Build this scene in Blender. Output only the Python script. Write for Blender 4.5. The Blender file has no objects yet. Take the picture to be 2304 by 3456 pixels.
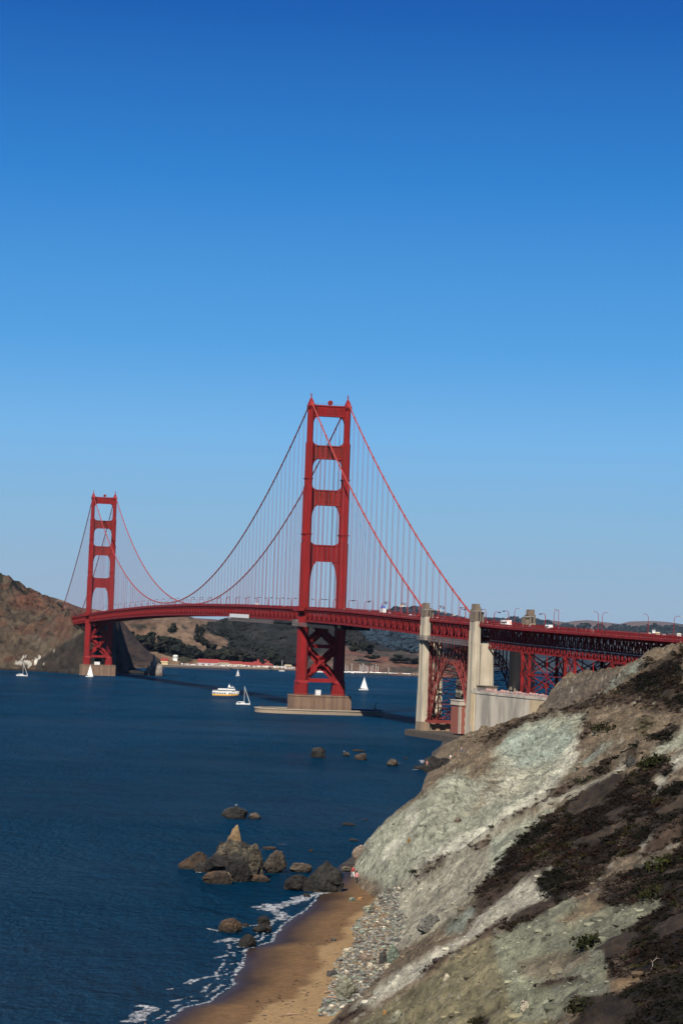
import bpy, math, random
import numpy as np
from mathutils import Matrix, Vector

random.seed(7); RNG = np.random.default_rng(7)
S = bpy.context.scene
COL = S.collection
R = math.radians

# ------------------------------------------------------------------ camera
F, CZ, PITCH, ROLL = 7923.7, 51.93, 0.0554990, 0.0350057      # focal (px of the 2304x3456 photo), eye height
cp, sp = math.cos(PITCH), math.sin(PITCH); cr, sr = math.cos(ROLL), math.sin(ROLL)
fwd = Vector((0, cp, sp)); up0 = Vector((0, -sp, cp)); r0 = Vector((1, 0, 0))
rgt = r0 * cr + up0 * sr; upv = -r0 * sr + up0 * cr
cd = bpy.data.cameras.new('camera'); cam = bpy.data.objects.new('camera', cd); COL.objects.link(cam)
M = Matrix.Identity(4)
for i in range(3):
    M[i][0], M[i][1], M[i][2] = rgt[i], upv[i], -fwd[i]
M.translation = Vector((0, 0, CZ)); cam.matrix_world = M
cd.sensor_fit = 'VERTICAL'; cd.sensor_height = 36; cd.sensor_width = 24; cd.lens = F / 3456 * 36
cd.clip_start = 1; cd.clip_end = 90000
S.camera = cam

# ------------------------------------------------------------------ light
SUN_EL = R(40.5); SUNV = Vector((-0.3669 * math.cos(SUN_EL), -0.9303 * math.cos(SUN_EL), math.sin(SUN_EL))).normalized()
w = bpy.data.worlds.new('World'); S.world = w; w.use_nodes = True
wn = w.node_tree.nodes; wl = w.node_tree.links; wn.clear()
sky = wn.new('ShaderNodeTexSky'); sky.sky_type = 'NISHITA'; sky.sun_disc = False
sky.sun_elevation = SUN_EL; sky.sun_rotation = math.atan2(SUNV.x, SUNV.y)
sky.altitude = 0; sky.air_density = 1.0; sky.dust_density = 0.3; sky.ozone_density = 3.0
def lin(r, g, b): return tuple(((v / 255 + .055) / 1.055) ** 2.4 if v > 10 else v / 255 / 12.92 for v in (r, g, b))
# clear-air gradient: pale grey-blue at the horizon, deeper and deeper blue upwards (Nishita alone turns yellow at the horizon)
wtc = wn.new('ShaderNodeTexCoord'); wsx = wn.new('ShaderNodeSeparateXYZ'); wl.new(wtc.outputs['Generated'], wsx.inputs[0])
was = wn.new('ShaderNodeMath'); was.operation = 'ARCSINE'; wl.new(wsx.outputs[2], was.inputs[0])
wmr = wn.new('ShaderNodeMapRange'); wmr.inputs[1].default_value = 0; wmr.inputs[2].default_value = R(90); wl.new(was.outputs[0], wmr.inputs[0])
wr = wn.new('ShaderNodeValToRGB'); we = wr.color_ramp.elements
SKY = [(0, (151, 173, 197)), (1.2, (149, 178, 205)), (3.0, (135, 181, 217)), (5.0, (117, 179, 231)), (7.2, (84, 161, 226)), (11.3, (46, 129, 208)), (15.3, (22, 93, 178)), (24, (16, 72, 152)), (45, (12, 50, 120)), (90, (9, 36, 95))]
while len(we) < len(SKY): we.new(.5)
for e_, (el, c_) in zip(we, SKY): e_.position = el / 90; e_.color = (*lin(*c_), 1)
wl.new(wmr.outputs[0], wr.inputs[0])
wsc = wn.new('ShaderNodeVectorMath'); wsc.operation = 'SCALE'; wsc.inputs['Scale'].default_value = 10.0; wl.new(wr.outputs[0], wsc.inputs[0])
mixw = wn.new('ShaderNodeMix'); mixw.data_type = 'RGBA'; mixw.inputs[0].default_value = .97; wl.new(sky.outputs[0], mixw.inputs[6]); wl.new(wsc.outputs[0], mixw.inputs[7])
bg = wn.new('ShaderNodeBackground'); bg.inputs['Strength'].default_value = 0.051
out = wn.new('ShaderNodeOutputWorld')
wl.new(mixw.outputs[2], bg.inputs[0]); wl.new(bg.outputs[0], out.inputs[0])
sd = bpy.data.lights.new('sun', 'SUN'); sun = bpy.data.objects.new('sun', sd); COL.objects.link(sun)
sd.energy = 4.9; sd.angle = R(0.53); sd.color = (1.0, 0.93, 0.83)
sun.rotation_euler = SUNV.to_track_quat('Z', 'Y').to_euler()
S.view_settings.view_transform = 'Standard'; S.view_settings.look = 'None'
S.view_settings.gamma = 1; S.view_settings.exposure = 0.97; S.view_settings.use_curve_mapping = False

HAZE = 4.0e-6

# ------------------------------------------------------------------ geometry of the view (used to place things at real distances)
def hor(x): return 2128.1 + (x - 0) * (2208.8 - 2128.1) / 2304.0
def ray(px, py):
    qx = px - 1152; qy = 1728 - py
    a = qx * cr - qy * sr; b = qx * sr + qy * cr
    d = np.array([a, F * cp - b * sp, F * sp + b * cp]); return d / d[1]
def at_z(px, py, z=0.0):
    d = ray(px, py); t = (z - CZ) / d[2]; return (d[0] * t, d[1] * t, z)
def at_Y(px, py, Y):
    d = ray(px, py); return (d[0] * Y, Y, CZ + d[2] * Y)
def xz(px, py, Y):
    p = at_Y(px, py, Y); return p[0], p[2]

# ------------------------------------------------------------------ noise
def _h(ix, iy, sd_):
    n = (ix.astype(np.int64) * 374761393 + iy.astype(np.int64) * 668265263 + sd_ * 1442695041) & 0xffffffff
    n = ((n ^ (n >> 13)) * 1274126177) & 0xffffffff
    return ((n ^ (n >> 16)) & 0xffff) / 65535.0
def vn(x, y, s=0):
    x = np.asarray(x, float); y = np.asarray(y, float)
    ix = np.floor(x); iy = np.floor(y); fx = x - ix; fy = y - iy
    fx = fx * fx * (3 - 2 * fx); fy = fy * fy * (3 - 2 * fy)
    a = _h(ix, iy, s); b = _h(ix + 1, iy, s); c = _h(ix, iy + 1, s); d = _h(ix + 1, iy + 1, s)
    return (a * (1 - fx) + b * fx) * (1 - fy) + (c * (1 - fx) + d * fx) * fy
def fbm(x, y, o=4, s=0, g=0.5):
    t = 0; a = 1; k = 0
    for i in range(o):
        t = t + a * vn(np.asarray(x) * 2 ** i + 17 * i, np.asarray(y) * 2 ** i - 9 * i, s + i); k += a; a *= g
    return t / k * 2 - 1
def ridged(x, y, o=4, s=0):
    t = 0; a = 1; k = 0
    for i in range(o):
        t = t + a * (1 - np.abs(2 * vn(np.asarray(x) * 2 ** i + 5 * i, np.asarray(y) * 2 ** i + 3 * i, s + i) - 1)); k += a; a *= .5
    return t / k

# ------------------------------------------------------------------ materials
MATS = {}
K = .76                                                             # overall paint level that goes with the exposure
def mat(name, c, rough=.8, var=.25, scale=1.0, bump=0.0, bscale=None, metal=0.0, spec=.3, c2=None, stretch=(1, 1, 1), attr=None, stain=None):
    if name in MATS: return MATS[name]
    m = bpy.data.materials.new(name); m.use_nodes = True; nt = m.node_tree; n = nt.nodes; l = nt.links
    p = n['Principled BSDF']; p.inputs['Roughness'].default_value = rough; p.inputs['Metallic'].default_value = metal
    p.inputs['Specular IOR Level'].default_value = spec
    tc = n.new('ShaderNodeTexCoord'); mp = n.new('ShaderNodeMapping'); mp.inputs['Scale'].default_value = stretch
    l.new(tc.outputs['Object'], mp.inputs[0])
    no = n.new('ShaderNodeTexNoise'); no.inputs['Scale'].default_value = scale; no.inputs['Detail'].default_value = 6; no.inputs['Roughness'].default_value = .62
    l.new(mp.outputs[0], no.inputs['Vector'])
    rp = n.new('ShaderNodeValToRGB'); rp.color_ramp.elements[0].position = .3; rp.color_ramp.elements[1].position = .7
    d = c2 if c2 else tuple(v * (1 - var) for v in c); e = tuple(min(1, v * (1 + var)) for v in c) if not c2 else c
    rp.color_ramp.elements[0].color = (*(q * K for q in d), 1); rp.color_ramp.elements[1].color = (*(q * K for q in e), 1)
    l.new(no.outputs[0], rp.inputs[0]); colout = rp.outputs[0]
    if attr:
        at = n.new('ShaderNodeAttribute'); at.attribute_name = attr
        mx = n.new('ShaderNodeMix'); mx.data_type = 'RGBA'; mx.blend_type = 'MULTIPLY'; mx.inputs[0].default_value = 1
        l.new(at.outputs['Color'], mx.inputs[6]); l.new(colout, mx.inputs[7]); colout = mx.outputs[2]
    if stain:
        sc, ssx, amt = stain
        m2 = n.new('ShaderNodeMapping'); m2.inputs['Scale'].default_value = ssx; l.new(tc.outputs['Object'], m2.inputs[0])
        n2 = n.new('ShaderNodeTexNoise'); n2.inputs['Scale'].default_value = 1; n2.inputs['Detail'].default_value = 5; l.new(m2.outputs[0], n2.inputs['Vector'])
        r2 = n.new('ShaderNodeValToRGB'); r2.color_ramp.elements[0].position = .42; r2.color_ramp.elements[1].position = .62
        r2.color_ramp.elements[0].color = (0, 0, 0, 1); r2.color_ramp.elements[1].color = (amt, amt, amt, 1)
        l.new(n2.outputs[0], r2.inputs[0])
        mx = n.new('ShaderNodeMix'); mx.data_type = 'RGBA'; l.new(r2.outputs[0], mx.inputs[0]); l.new(colout, mx.inputs[6]); mx.inputs[7].default_value = (*(q * K for q in sc), 1); colout = mx.outputs[2]
    l.new(colout, p.inputs['Base Color'])
    if bump:
        nb = n.new('ShaderNodeTexNoise'); nb.inputs['Scale'].default_value = bscale or scale * 4; nb.inputs['Detail'].default_value = 8; nb.inputs['Roughness'].default_value = .65
        l.new(mp.outputs[0], nb.inputs['Vector'])
        b = n.new('ShaderNodeBump'); b.inputs['Strength'].default_value = 1; b.inputs['Distance'].default_value = bump
        l.new(nb.outputs[0], b.inputs['Height']); l.new(b.outputs[0], p.inputs['Normal'])
    MATS[name] = m; return m

RED = mat('orange_steel', (.225, .0105, .0115), .6, .16, .12, spec=.14, stain=((.12, .014, .013), (.9, .9, .045), .7))
REDP = mat('orange_steel_weathered', (.22, .016, .015), .7, .3, .5, spec=.12, stain=((.07, .02, .012), (.9, .9, .10), .85))
REDC = mat('cable_paint', (.30, .045, .035), .55, .15, .5)
ARCHM = mat('arch_steel_weathered', (.16, .030, .026), .7, .3, .3, spec=.12)
DECKR = mat('deck_steel', (.185, .0115, .0125), .65, .3, .25, spec=.12, stain=((.07, .012, .010), (.4, .4, .4), .6))
ROPE = mat('rope_paint', (.20, .045, .05), .6, .1, 1)
ROAD = mat('road_asphalt', (.06, .06, .062), .85, .2, .3)
CONC = mat('pylon_concrete', (.44, .385, .295), .88, .14, .12, .03, 2, c2=(.34, .295, .22), stain=((.22, .195, .155), (.3, .3, .03), .75))
CONCW = mat('board_marked_concrete', (.50, .45, .365), .88, .2, .05, .03, 2, c2=(.40, .355, .28), stain=((.20, .185, .155), (.3, .10, .03), .8))
CONCD = mat('dark_concrete', (.20, .165, .12), .88, .2, .2, c2=(.13, .10, .075), stain=((.30, .17, .09), (.5, .5, .02), .6))
PIERC = mat('stained_pier_concrete', (.20, .13, .085), .88, .2, .2, c2=(.15, .095, .062), stain=((.11, .065, .045), (.35, .35, .015), .75))
WHITE = mat('white_paint', (.62, .62, .60), .4, .04, 1)
SAIL = mat('sailcloth', (.70, .70, .68), .8, .04, 1)
YEL = mat('yellow_paint', (.55, .28, .02), .4, .06, 1)
DARK = mat('dark_trim', (.02, .02, .022), .4, .2, 1)
GLASS = mat('window_glass', (.03, .035, .045), .1, .1, 1, spec=.6)
NAVY = mat('navy_paint', (.02, .03, .07), .4, .1, 1)
BRICK = mat('fort_brick', (.22, .062, .042), .9, .25, 1.6, stain=((.16, .07, .05), (.3, .3, .3), .5))
GRAN = mat('granite', (.36, .31, .25), .9, .15, .8)
GREYM = mat('galvanised_steel', (.35, .36, .37), .5, .15, .8, metal=.3)
ROOF = mat('red_roof', (.20, .028, .024), .8, .15, .2)
CREAM = mat('cream_wall', (.50, .42, .28), .85, .08, .2)
WOOD = mat('driftwood', (.30, .20, .14), .85, .3, 2)
TIMB = mat('pier_timber', (.09, .07, .06), .85, .3, .5)

# ------------------------------------------------------------------ mesh helpers
class MB:
    def __init__(s): s.v = []; s.f = []; s.m = []
    def add(s, vs, fs, mi=0):
        o = len(s.v); s.v += [tuple(v) for v in vs]; s.f += [tuple(i + o for i in f) for f in fs]; s.m += [mi] * len(fs); return s
    def box(s, x0, x1, y0, y1, z0, z1, mi=0):
        return s.add([(x0, y0, z0), (x1, y0, z0), (x1, y1, z0), (x0, y1, z0), (x0, y0, z1), (x1, y0, z1), (x1, y1, z1), (x0, y1, z1)],
                     [(0, 3, 2, 1), (4, 5, 6, 7), (0, 1, 5, 4), (1, 2, 6, 5), (2, 3, 7, 6), (3, 0, 4, 7)], mi)
    def taper(s, x0, x1, y0, y1, z0, z1, dx, dy, mi=0):
        return s.add([(x0, y0, z0), (x1, y0, z0), (x1, y1, z0), (x0, y1, z0), (x0 + dx, y0 + dy, z1), (x1 - dx, y0 + dy, z1), (x1 - dx, y1 - dy, z1), (x0 + dx, y1 - dy, z1)],
                     [(0, 3, 2, 1), (4, 5, 6, 7), (0, 1, 5, 4), (1, 2, 6, 5), (2, 3, 7, 6), (3, 0, 4, 7)], mi)
    def beam(s, a, b, w=.5, h=None, mi=0):
        a = Vector(a); b = Vector(b); d = (b - a)
        if d.length < 1e-6: return s
        d.normalize(); h = h or w
        u = Vector((1, 0, 0)) if abs(d.x) < .9 else Vector((0, 1, 0))
        q = d.cross(u).normalized(); r = q.cross(d).normalized()
        q *= h / 2; r *= w / 2
        vs = [a - q - r, a + q - r, a + q + r, a - q + r, b - q - r, b + q - r, b + q + r, b - q + r]
        return s.add(vs, [(0, 1, 2, 3), (7, 6, 5, 4), (0, 4, 5, 1), (1, 5, 6, 2), (2, 6, 7, 3), (3, 7, 4, 0)], mi)
    def tube(s, pts, r, n=6, mi=0, cap=True):
        pts = [Vector(p) for p in pts]; rs = r if hasattr(r, '__len__') else [r] * len(pts); o = len(s.v); m_ = len(pts)
        for i, p in enumerate(pts):
            d = (pts[min(i + 1, m_ - 1)] - pts[max(i - 1, 0)]).normalized()
            u = Vector((1, 0, 0)) if abs(d.x) < .9 else Vector((0, 1, 0))
            q = d.cross(u).normalized(); t = q.cross(d)
            for k in range(n):
                a = 2 * math.pi * k / n; s.v.append(tuple(p + (q * math.cos(a) + t * math.sin(a)) * rs[i]))
        for i in range(m_ - 1):
            for k in range(n):
                s.f.append((o + i * n + k, o + i * n + (k + 1) % n, o + (i + 1) * n + (k + 1) % n, o + (i + 1) * n + k)); s.m.append(mi)
        if cap:
            s.f.append(tuple(o + k for k in range(n))[::-1]); s.f.append(tuple(o + (m_ - 1) * n + k for k in range(n))); s.m += [mi, mi]
        return s
    def prism(s, poly, z0, z1, mi=0):
        n = len(poly)
        return s.add([(x, y, z0) for x, y in poly] + [(x, y, z1) for x, y in poly],
                     [tuple(range(n))[::-1], tuple(range(n, 2 * n))] + [(i, (i + 1) % n, n + (i + 1) % n, n + i) for i in range(n)], mi)
    def mesh(s, name, mats, smooth=False):
        me = bpy.data.meshes.new(name); me.from_pydata(s.v, [], s.f)
        for m in (mats if isinstance(mats, (list, tuple)) else [mats]): me.materials.append(m)
        if any(s.m): me.polygons.foreach_set('material_index', s.m)
        if smooth: me.polygons.foreach_set('use_smooth', [True] * len(me.polygons))
        me.update(); return me
    def build(s, name, mats, parent=None, smooth=False, loc=None, **kw):
        return put(name, s.mesh(name, mats, smooth), parent, loc, **kw)
def put(name, me, parent=None, loc=None, **kw):
    o = bpy.data.objects.new(name, me); COL.objects.link(o)
    if parent: o.parent = parent
    if loc: o.location = loc
    for k, v in kw.items(): o[k] = v
    return o
def thing(name, label, cat, loc=(0, 0, 0), rz=0, group=None, parent=None):
    o = bpy.data.objects.new(name, None); COL.objects.link(o); o.location = loc; o.rotation_euler = (0, 0, rz); o.empty_display_size = 1
    o['label'] = label; o['category'] = cat
    if group: o['group'] = group
    return o
def tag(o, label, cat, group=None):
    o['label'] = label; o['category'] = cat
    if group: o['group'] = group
    return o
def copy_tree(o, parent=None):
    c = o.copy(); COL.objects.link(c)
    if parent: c.parent = parent
    for ch in KIDS.get(o.name, []) or [k for k in o.children]:
        copy_tree(ch, c)
    return c
KIDS = {}
def npmesh(name, v, f, mats, smooth=True, col=None, mi=None):
    v = np.asarray(v, np.float32); f = np.asarray(f, np.int32); k = f.shape[1]
    me = bpy.data.meshes.new(name); me.vertices.add(len(v)); me.vertices.foreach_set('co', v.ravel())
    me.loops.add(f.size); me.loops.foreach_set('vertex_index', f.ravel())
    me.polygons.add(len(f)); me.polygons.foreach_set('loop_start', np.arange(0, f.size, k, dtype=np.int32))
    try: me.polygons.foreach_set('loop_total', np.full(len(f), k, np.int32))
    except Exception: pass
    for m in (mats if isinstance(mats, (list, tuple)) else [mats]): me.materials.append(m)
    if mi is not None: me.polygons.foreach_set('material_index', np.asarray(mi, np.int32))
    me.polygons.foreach_set('use_smooth', np.full(len(f), smooth))
    me.update(calc_edges=True)
    if col is not None:
        ca = me.color_attributes.new('Col', 'FLOAT_COLOR', 'POINT')
        c = np.ones((len(v), 4), np.float32); c[:, :3] = col; ca.data.foreach_set('color', c.ravel())
    me.validate(); return me
def grid_faces(nr, nc):
    i = np.arange(nr - 1)[:, None] * nc + np.arange(nc - 1)[None]; i = i.ravel()
    return np.c_[i, i + 1, i + nc + 1, i + nc]
def ico(sub=2):
    t = (1 + 5 ** .5) / 2
    v = [(-1, t, 0), (1, t, 0), (-1, -t, 0), (1, -t, 0), (0, -1, t), (0, 1, t), (0, -1, -t), (0, 1, -t), (t, 0, -1), (t, 0, 1), (-t, 0, -1), (-t, 0, 1)]
    f = [(0, 11, 5), (0, 5, 1), (0, 1, 7), (0, 7, 10), (0, 10, 11), (1, 5, 9), (5, 11, 4), (11, 10, 2), (10, 7, 6), (7, 1, 8), (3, 9, 4), (3, 4, 2), (3, 2, 6), (3, 6, 8), (3, 8, 9), (4, 9, 5), (2, 4, 11), (6, 2, 10), (8, 6, 7), (9, 8, 1)]
    v = [np.array(p) / np.linalg.norm(p) for p in v]
    for _ in range(sub):
        c = {}; nf = []
        def mid(a, b):
            k = (min(a, b), max(a, b))
            if k not in c:
                m_ = v[a] + v[b]; v.append(m_ / np.linalg.norm(m_)); c[k] = len(v) - 1
            return c[k]
        for a, b, d in f:
            x, y, z = mid(a, b), mid(b, d), mid(d, a); nf += [(a, x, z), (b, y, x), (d, z, y), (x, y, z)]
        f = nf
    return np.array(v), np.array(f)
def scatter(bv, bf, pos, scl, rz, tint=None):
    n = len(pos); c, s = np.cos(rz), np.sin(rz)
    v = bv[None] * np.asarray(scl).reshape(n, -1)[:, None, :]
    x = v[..., 0] * c[:, None] - v[..., 1] * s[:, None]; y = v[..., 0] * s[:, None] + v[..., 1] * c[:, None]
    V = np.stack([x, y, v[..., 2]], -1) + np.asarray(pos)[:, None]
    Fc = bf[None] + (np.arange(n) * len(bv))[:, None, None]
    T = None if tint is None else np.repeat(np.asarray(tint), len(bv), 0)
    return V.reshape(-1, 3), Fc.reshape(-1, bf.shape[1]), T
ICO = {k: ico(k) for k in (1, 2, 3, 4)}

#@@WATER
# ------------------------------------------------------------------ sea
def water_material():
    m = bpy.data.materials.new('sea_water'); m.use_nodes = True; nt = m.node_tree; n = nt.nodes; l = nt.links
    n.remove(n['Principled BSDF']); dif = n.new('ShaderNodeBsdfDiffuse'); gl = n.new('ShaderNodeBsdfGlossy'); gl.inputs['Roughness'].default_value = .11; mixs = n.new('ShaderNodeMixShader')
    fr_ = n.new('ShaderNodeFresnel'); fr_.inputs['IOR'].default_value = 1.33; fm = n.new('ShaderNodeMapRange'); fm.inputs[1].default_value = .02; fm.inputs[2].default_value = .7; fm.inputs[3].default_value = .01; fm.inputs[4].default_value = .27
    l.new(fr_.outputs[0], fm.inputs[0]); l.new(dif.outputs[0], mixs.inputs[1]); l.new(gl.outputs[0], mixs.inputs[2]); l.new(mixs.outputs[0], n['Material Output'].inputs['Surface'])
    tc = n.new('ShaderNodeTexCoord')
    def noise(scale, sx=(1, 1, 1), det=4, rough=.55, rz=0.0):
        mp = n.new('ShaderNodeMapping'); mp.inputs['Scale'].default_value = sx; mp.inputs['Rotation'].default_value = (0, 0, rz)
        l.new(tc.outputs['Object'], mp.inputs[0]); no = n.new('ShaderNodeTexNoise'); no.inputs['Scale'].default_value = scale
        no.inputs['Detail'].default_value = det; no.inputs['Roughness'].default_value = rough; l.new(mp.outputs[0], no.inputs['Vector']); return no.outputs[0]
    big = noise(.012, (.6, .18, 1), 5, .6, .12)
    rp = n.new('ShaderNodeValToRGB'); e = rp.color_ramp.elements
    e[0].position = .40; e[0].color = (.0001, .0175, .041, 1); e[1].position = .60; e[1].color = (.0003, .0370, .090, 1)
    l.new(big, rp.inputs[0]); l.new(rp.outputs[0], dif.inputs['Color'])
    a = noise(.45, (1, .5, 1), 6, .65, .15); b = noise(.11, (1, .5, 1), 4, .6, -.1); c = noise(.02, (.8, .6, 1), 2, .5, .2)
    def ma(op, x, y):
        q = n.new('ShaderNodeMath'); q.operation = op
        for i, t in enumerate((x, y)):
            if isinstance(t, (int, float)): q.inputs[i].default_value = t
            else: l.new(t, q.inputs[i])
        return q.outputs[0]
    band = noise(.005, (.30, 1.0, 1), 6, .62, .08); bmr = n.new('ShaderNodeMapRange'); bmr.inputs[1].default_value = .38; bmr.inputs[2].default_value = .64; bmr.inputs[3].default_value = .65; bmr.inputs[4].default_value = 1.5; l.new(band, bmr.inputs[0])
    l.new(ma('MULTIPLY', fm.outputs[0], bmr.outputs[0]), mixs.inputs[0])      # slicks and gust patches
    # wind patches make the small ripples stronger or weaker
    wp = n.new('ShaderNodeMapRange'); wp.inputs[1].default_value = .35; wp.inputs[2].default_value = .65; wp.inputs[3].default_value = .25; wp.inputs[4].default_value = 2.0
    l.new(big, wp.inputs[0])
    hgt = ma('ADD', ma('MULTIPLY', ma('MULTIPLY', a, 2.4), wp.outputs[0]), ma('ADD', ma('MULTIPLY', b, 3.2), ma('MULTIPLY', c, 5.0)))
    bm = n.new('ShaderNodeBump'); bm.inputs['Strength'].default_value = 1; bm.inputs['Distance'].default_value = 2.0
    l.new(hgt, bm.inputs['Height'])
    for q in (dif, gl, fr_): l.new(bm.outputs[0], q.inputs['Normal'])
    return m
SEA = water_material()
MB().add([(-6000, -600, 0), (6000, -600, 0), (6000, 18500, 0), (-6000, 18500, 0)], [(0, 1, 2, 3)]).build('sea', SEA, kind='structure')

#@@TERRAIN
# ------------------------------------------------------------------ near coast (height field, sampled along bearings)
SEC = {
 1330: [(1380, 2560), (1500, 2520), (1560, 2500), (1640, 2484), (1830, 2440), (1950, 2420), (2304, 2330)],
 1230: [(1400, 2560), (1500, 2512), (1600, 2484), (1700, 2464), (1830, 2424), (1900, 2385), (2050, 2320), (2304, 2260)],
 1120: [(1380, 2610), (1430, 2556), (1500, 2538), (1560, 2508), (1700, 2460), (1800, 2425), (1825, 2405), (1857, 2348), (1908, 2303), (1976, 2283), (2117, 2258), (2304, 2236)],
 980:  [(1350, 2680), (1430, 2606), (1500, 2584), (1560, 2542), (1640, 2506), (1700, 2478), (1850, 2428), (1950, 2392), (2050, 2325), (2117, 2275), (2149, 2256), (2195, 2213), (2273, 2194), (2304, 2189)],
 820:  [(1350, 2760), (1440, 2660), (1560, 2610), (1640, 2550), (1684, 2518), (1761, 2459), (1850, 2436), (1940, 2418), (2036, 2385), (2150, 2315), (2304, 2262)],
 700:  [(1300, 2870), (1440, 2720), (1540, 2655), (1650, 2590), (1730, 2560), (1830, 2530), (1940, 2465), (2050, 2425), (2150, 2375), (2304, 2310)],
 640:  [(1250, 2910), (1400, 2740), (1511, 2650), (1620, 2620), (1730, 2600), (1850, 2570), (1950, 2500), (2100, 2430), (2304, 2345)],
 570:  [(1150, 2960), (1200, 2895), (1240, 2848), (1300, 2787), (1370, 2735), (1447, 2681), (1511, 2652), (1620, 2665), (1750, 2650), (1850, 2620), (1950, 2570), (2100, 2490), (2304, 2400)],
 510:  [(1130, 3060), (1210, 2962), (1300, 2880), (1447, 2770), (1600, 2735), (1750, 2705), (1950, 2610), (2304, 2440)],
 450:  [(1220, 3160), (1330, 3044), (1500, 2900), (1700, 2770), (1950, 2650), (2304, 2490)],
 380:  [(1200, 3330), (1335, 3205), (1450, 3110), (1650, 2965), (1950, 2765), (2304, 2565)],
 330:  [(1100, 3460), (1200, 3362), (1400, 3225), (1700, 3010), (1950, 2862), (2304, 2665)],
 290:  [(1000, 3580), (1100, 3480), (1400, 3268), (1700, 3108), (1950, 2972), (2304, 2790)],
 250:  [(900, 3800), (1300, 3480), (1700, 3222), (2000, 3060), (2304, 2920)],
 210:  [(900, 4100), (1400, 3620), (1700, 3415), (2000, 3225), (2304, 3060)],
 170:  [(800, 4500), (1400, 3900), (1700, 3655), (2000, 3440), (2304, 3260)],
 120:  [(600, 5600), (1700, 4300), (2000, 4060), (2304, 3850)],
}
SHORE_PX = [(553, 3456), (623, 3403), (713, 3381), (796, 3323), (790, 3298), (821, 3263), (834, 3205), (923, 3180), (930, 3160), (949, 3135), (993, 3097), (1038, 3074), (1063, 3046), (1083, 3020), (1130, 2985), (1165, 2960)]
sh = sorted([at_z(x, y)[:2][::-1] for x, y in SHORE_PX])          # (Y, X)
sh = [(100, -75), (200, -52), (280, -36)] + [s_ for s_ in sh if s_[0] > 300] + [(548, 2.0), (580, 6), (640, 22), (700, 30), (820, 36), (900, 38), (960, 41), (1000, 46), (1080, 45), (1150, 48), (1230, 56), (1330, 62), (1700, 100)]
SHY = np.array([a for a, b in sh]); SHX = np.array([b for a, b in sh])
KY = np.array(sorted(SEC)); PXS = np.arange(800, 3001, 10.0)
KZ = []
for Y in KY:
    pts = SEC[Y]; xs = [p[0] for p in pts]; zs = [at_Y(p[0], p[1], Y)[2] for p in pts]
    z = np.interp(PXS, xs, zs)
    m_ = PXS > xs[-1]; z[m_] = zs[-1] + 0.45 * (PXS[m_] - xs[-1]) / F * Y
    m_ = PXS < xs[0]; z[m_] = zs[0] - 1.0 * (xs[0] - PXS[m_]) / F * Y
    KZ.append(z)
KZ = np.array(KZ)
for _ in range(2): KZ[:, 1:-1] = KZ[:, 1:-1] * .5 + .25 * (KZ[:, 2:] + KZ[:, :-2])
def cliff_z(px, Y):
    px = np.asarray(px, float); Y = np.asarray(Y, float)
    i = np.clip(np.searchsorted(KY, Y) - 1, 0, len(KY) - 2)
    t = np.clip((Y - KY[i]) / (KY[i + 1] - KY[i]), 0, 1)
    u = np.clip((px - PXS[0]) / 10.0, 0, len(PXS) - 1.001); j = u.astype(int); fu = u - j
    def g(k): k = np.clip(k, 0, len(KY) - 1); return KZ[k, j] * (1 - fu) + KZ[k, j + 1] * fu
    a, b, c, d = g(i - 1), g(i), g(i + 1), g(i + 2)
    h_ = KY[i + 1] - KY[i]
    y0 = KY[np.clip(i - 1, 0, None)]; y3 = KY[np.clip(i + 2, None, len(KY) - 1)]
    m1 = (c - a) / np.maximum(KY[i + 1] - y0, 1) * h_; m2 = (d - b) / np.maximum(y3 - KY[i], 1) * h_
    t2 = t * t; t3 = t2 * t
    return (2 * t3 - 3 * t2 + 1) * b + (t3 - 2 * t2 + t) * m1 * .8 + (-2 * t3 + 3 * t2) * c + (t3 - t2) * m2 * .8
def beach_z(X, Y):
    xs = np.interp(Y, SHY, SHX)
    return np.clip((X - xs) * .075, -4, 2.6) + .12 * fbm(X * .1, Y * .05, 2, 5) * np.clip((X - xs) * .2, 0, 1)
def px_of(X, Y, Z=25.0):
    X = np.asarray(X, float); u = -Y * sp + (Z - CZ) * cp; d = Y * cp + (Z - CZ) * sp
    return 1152 + F * (X * cr + u * sr) / d
def py_of(X, Y, Z):
    u = -Y * sp + (Z - CZ) * cp; d = Y * cp + (Z - CZ) * sp
    return 1728 - F * (-X * sr + u * cr) / d
def ground(X, Y):
    X = np.asarray(X, float); Y = np.asarray(Y, float)
    px = px_of(X, Y, 25.0)
    c0 = cliff_z(px, Y); px = px_of(X, Y, c0); cz = cliff_z(px, Y)
    b = beach_z(X, Y)
    k = np.clip((cz - b - .3) / 5, 0, 1)
    # gullies that run down the slope (west), blocks and small relief
    g1 = ridged(X / 40 + .4 * fbm(X / 30, Y / 30, 2, 3), Y / 9 + X / 22, 3, 11) - .55
    g2 = fbm(X / 7, Y / 15, 5, 21, .6)
    g3 = ridged(X / 5, Y / 8 + X / 9, 4, 41) - .55
    far = np.clip((Y - 250) / 700, 0, 1)
    g4 = ridged(X / 2.6, Y / 4 + X / 5, 3, 47) - .55
    d = g1 * (2.4 + 6.0 * far) + g2 * (1.3 + 2.4 * far) + g3 * (1.0 + 1.6 * far) + g4 * (.55 + .6 * far)
    cz = cz + d * k * .85
    return np.where(cz > b, np.maximum(cz, b), b), cz - b
def hit(px, py):
    """where the line of sight meets the near coast"""
    d = ray(px, py); Ys = np.geomspace(135, 1330, 700); X = d[0] * Ys; Zr = CZ + d[2] * Ys
    g, _ = ground(X, Ys); k = np.argmax(g >= Zr)
    if g[k] < Zr[k]: return None
    return (X[k], Ys[k], float(g[k]))
nc, nr = 640, 700
pxs = np.linspace(380, 2980, nc); Ys = np.geomspace(118, 1420, nr)
PX, YY = np.meshgrid(pxs, Ys)
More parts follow.
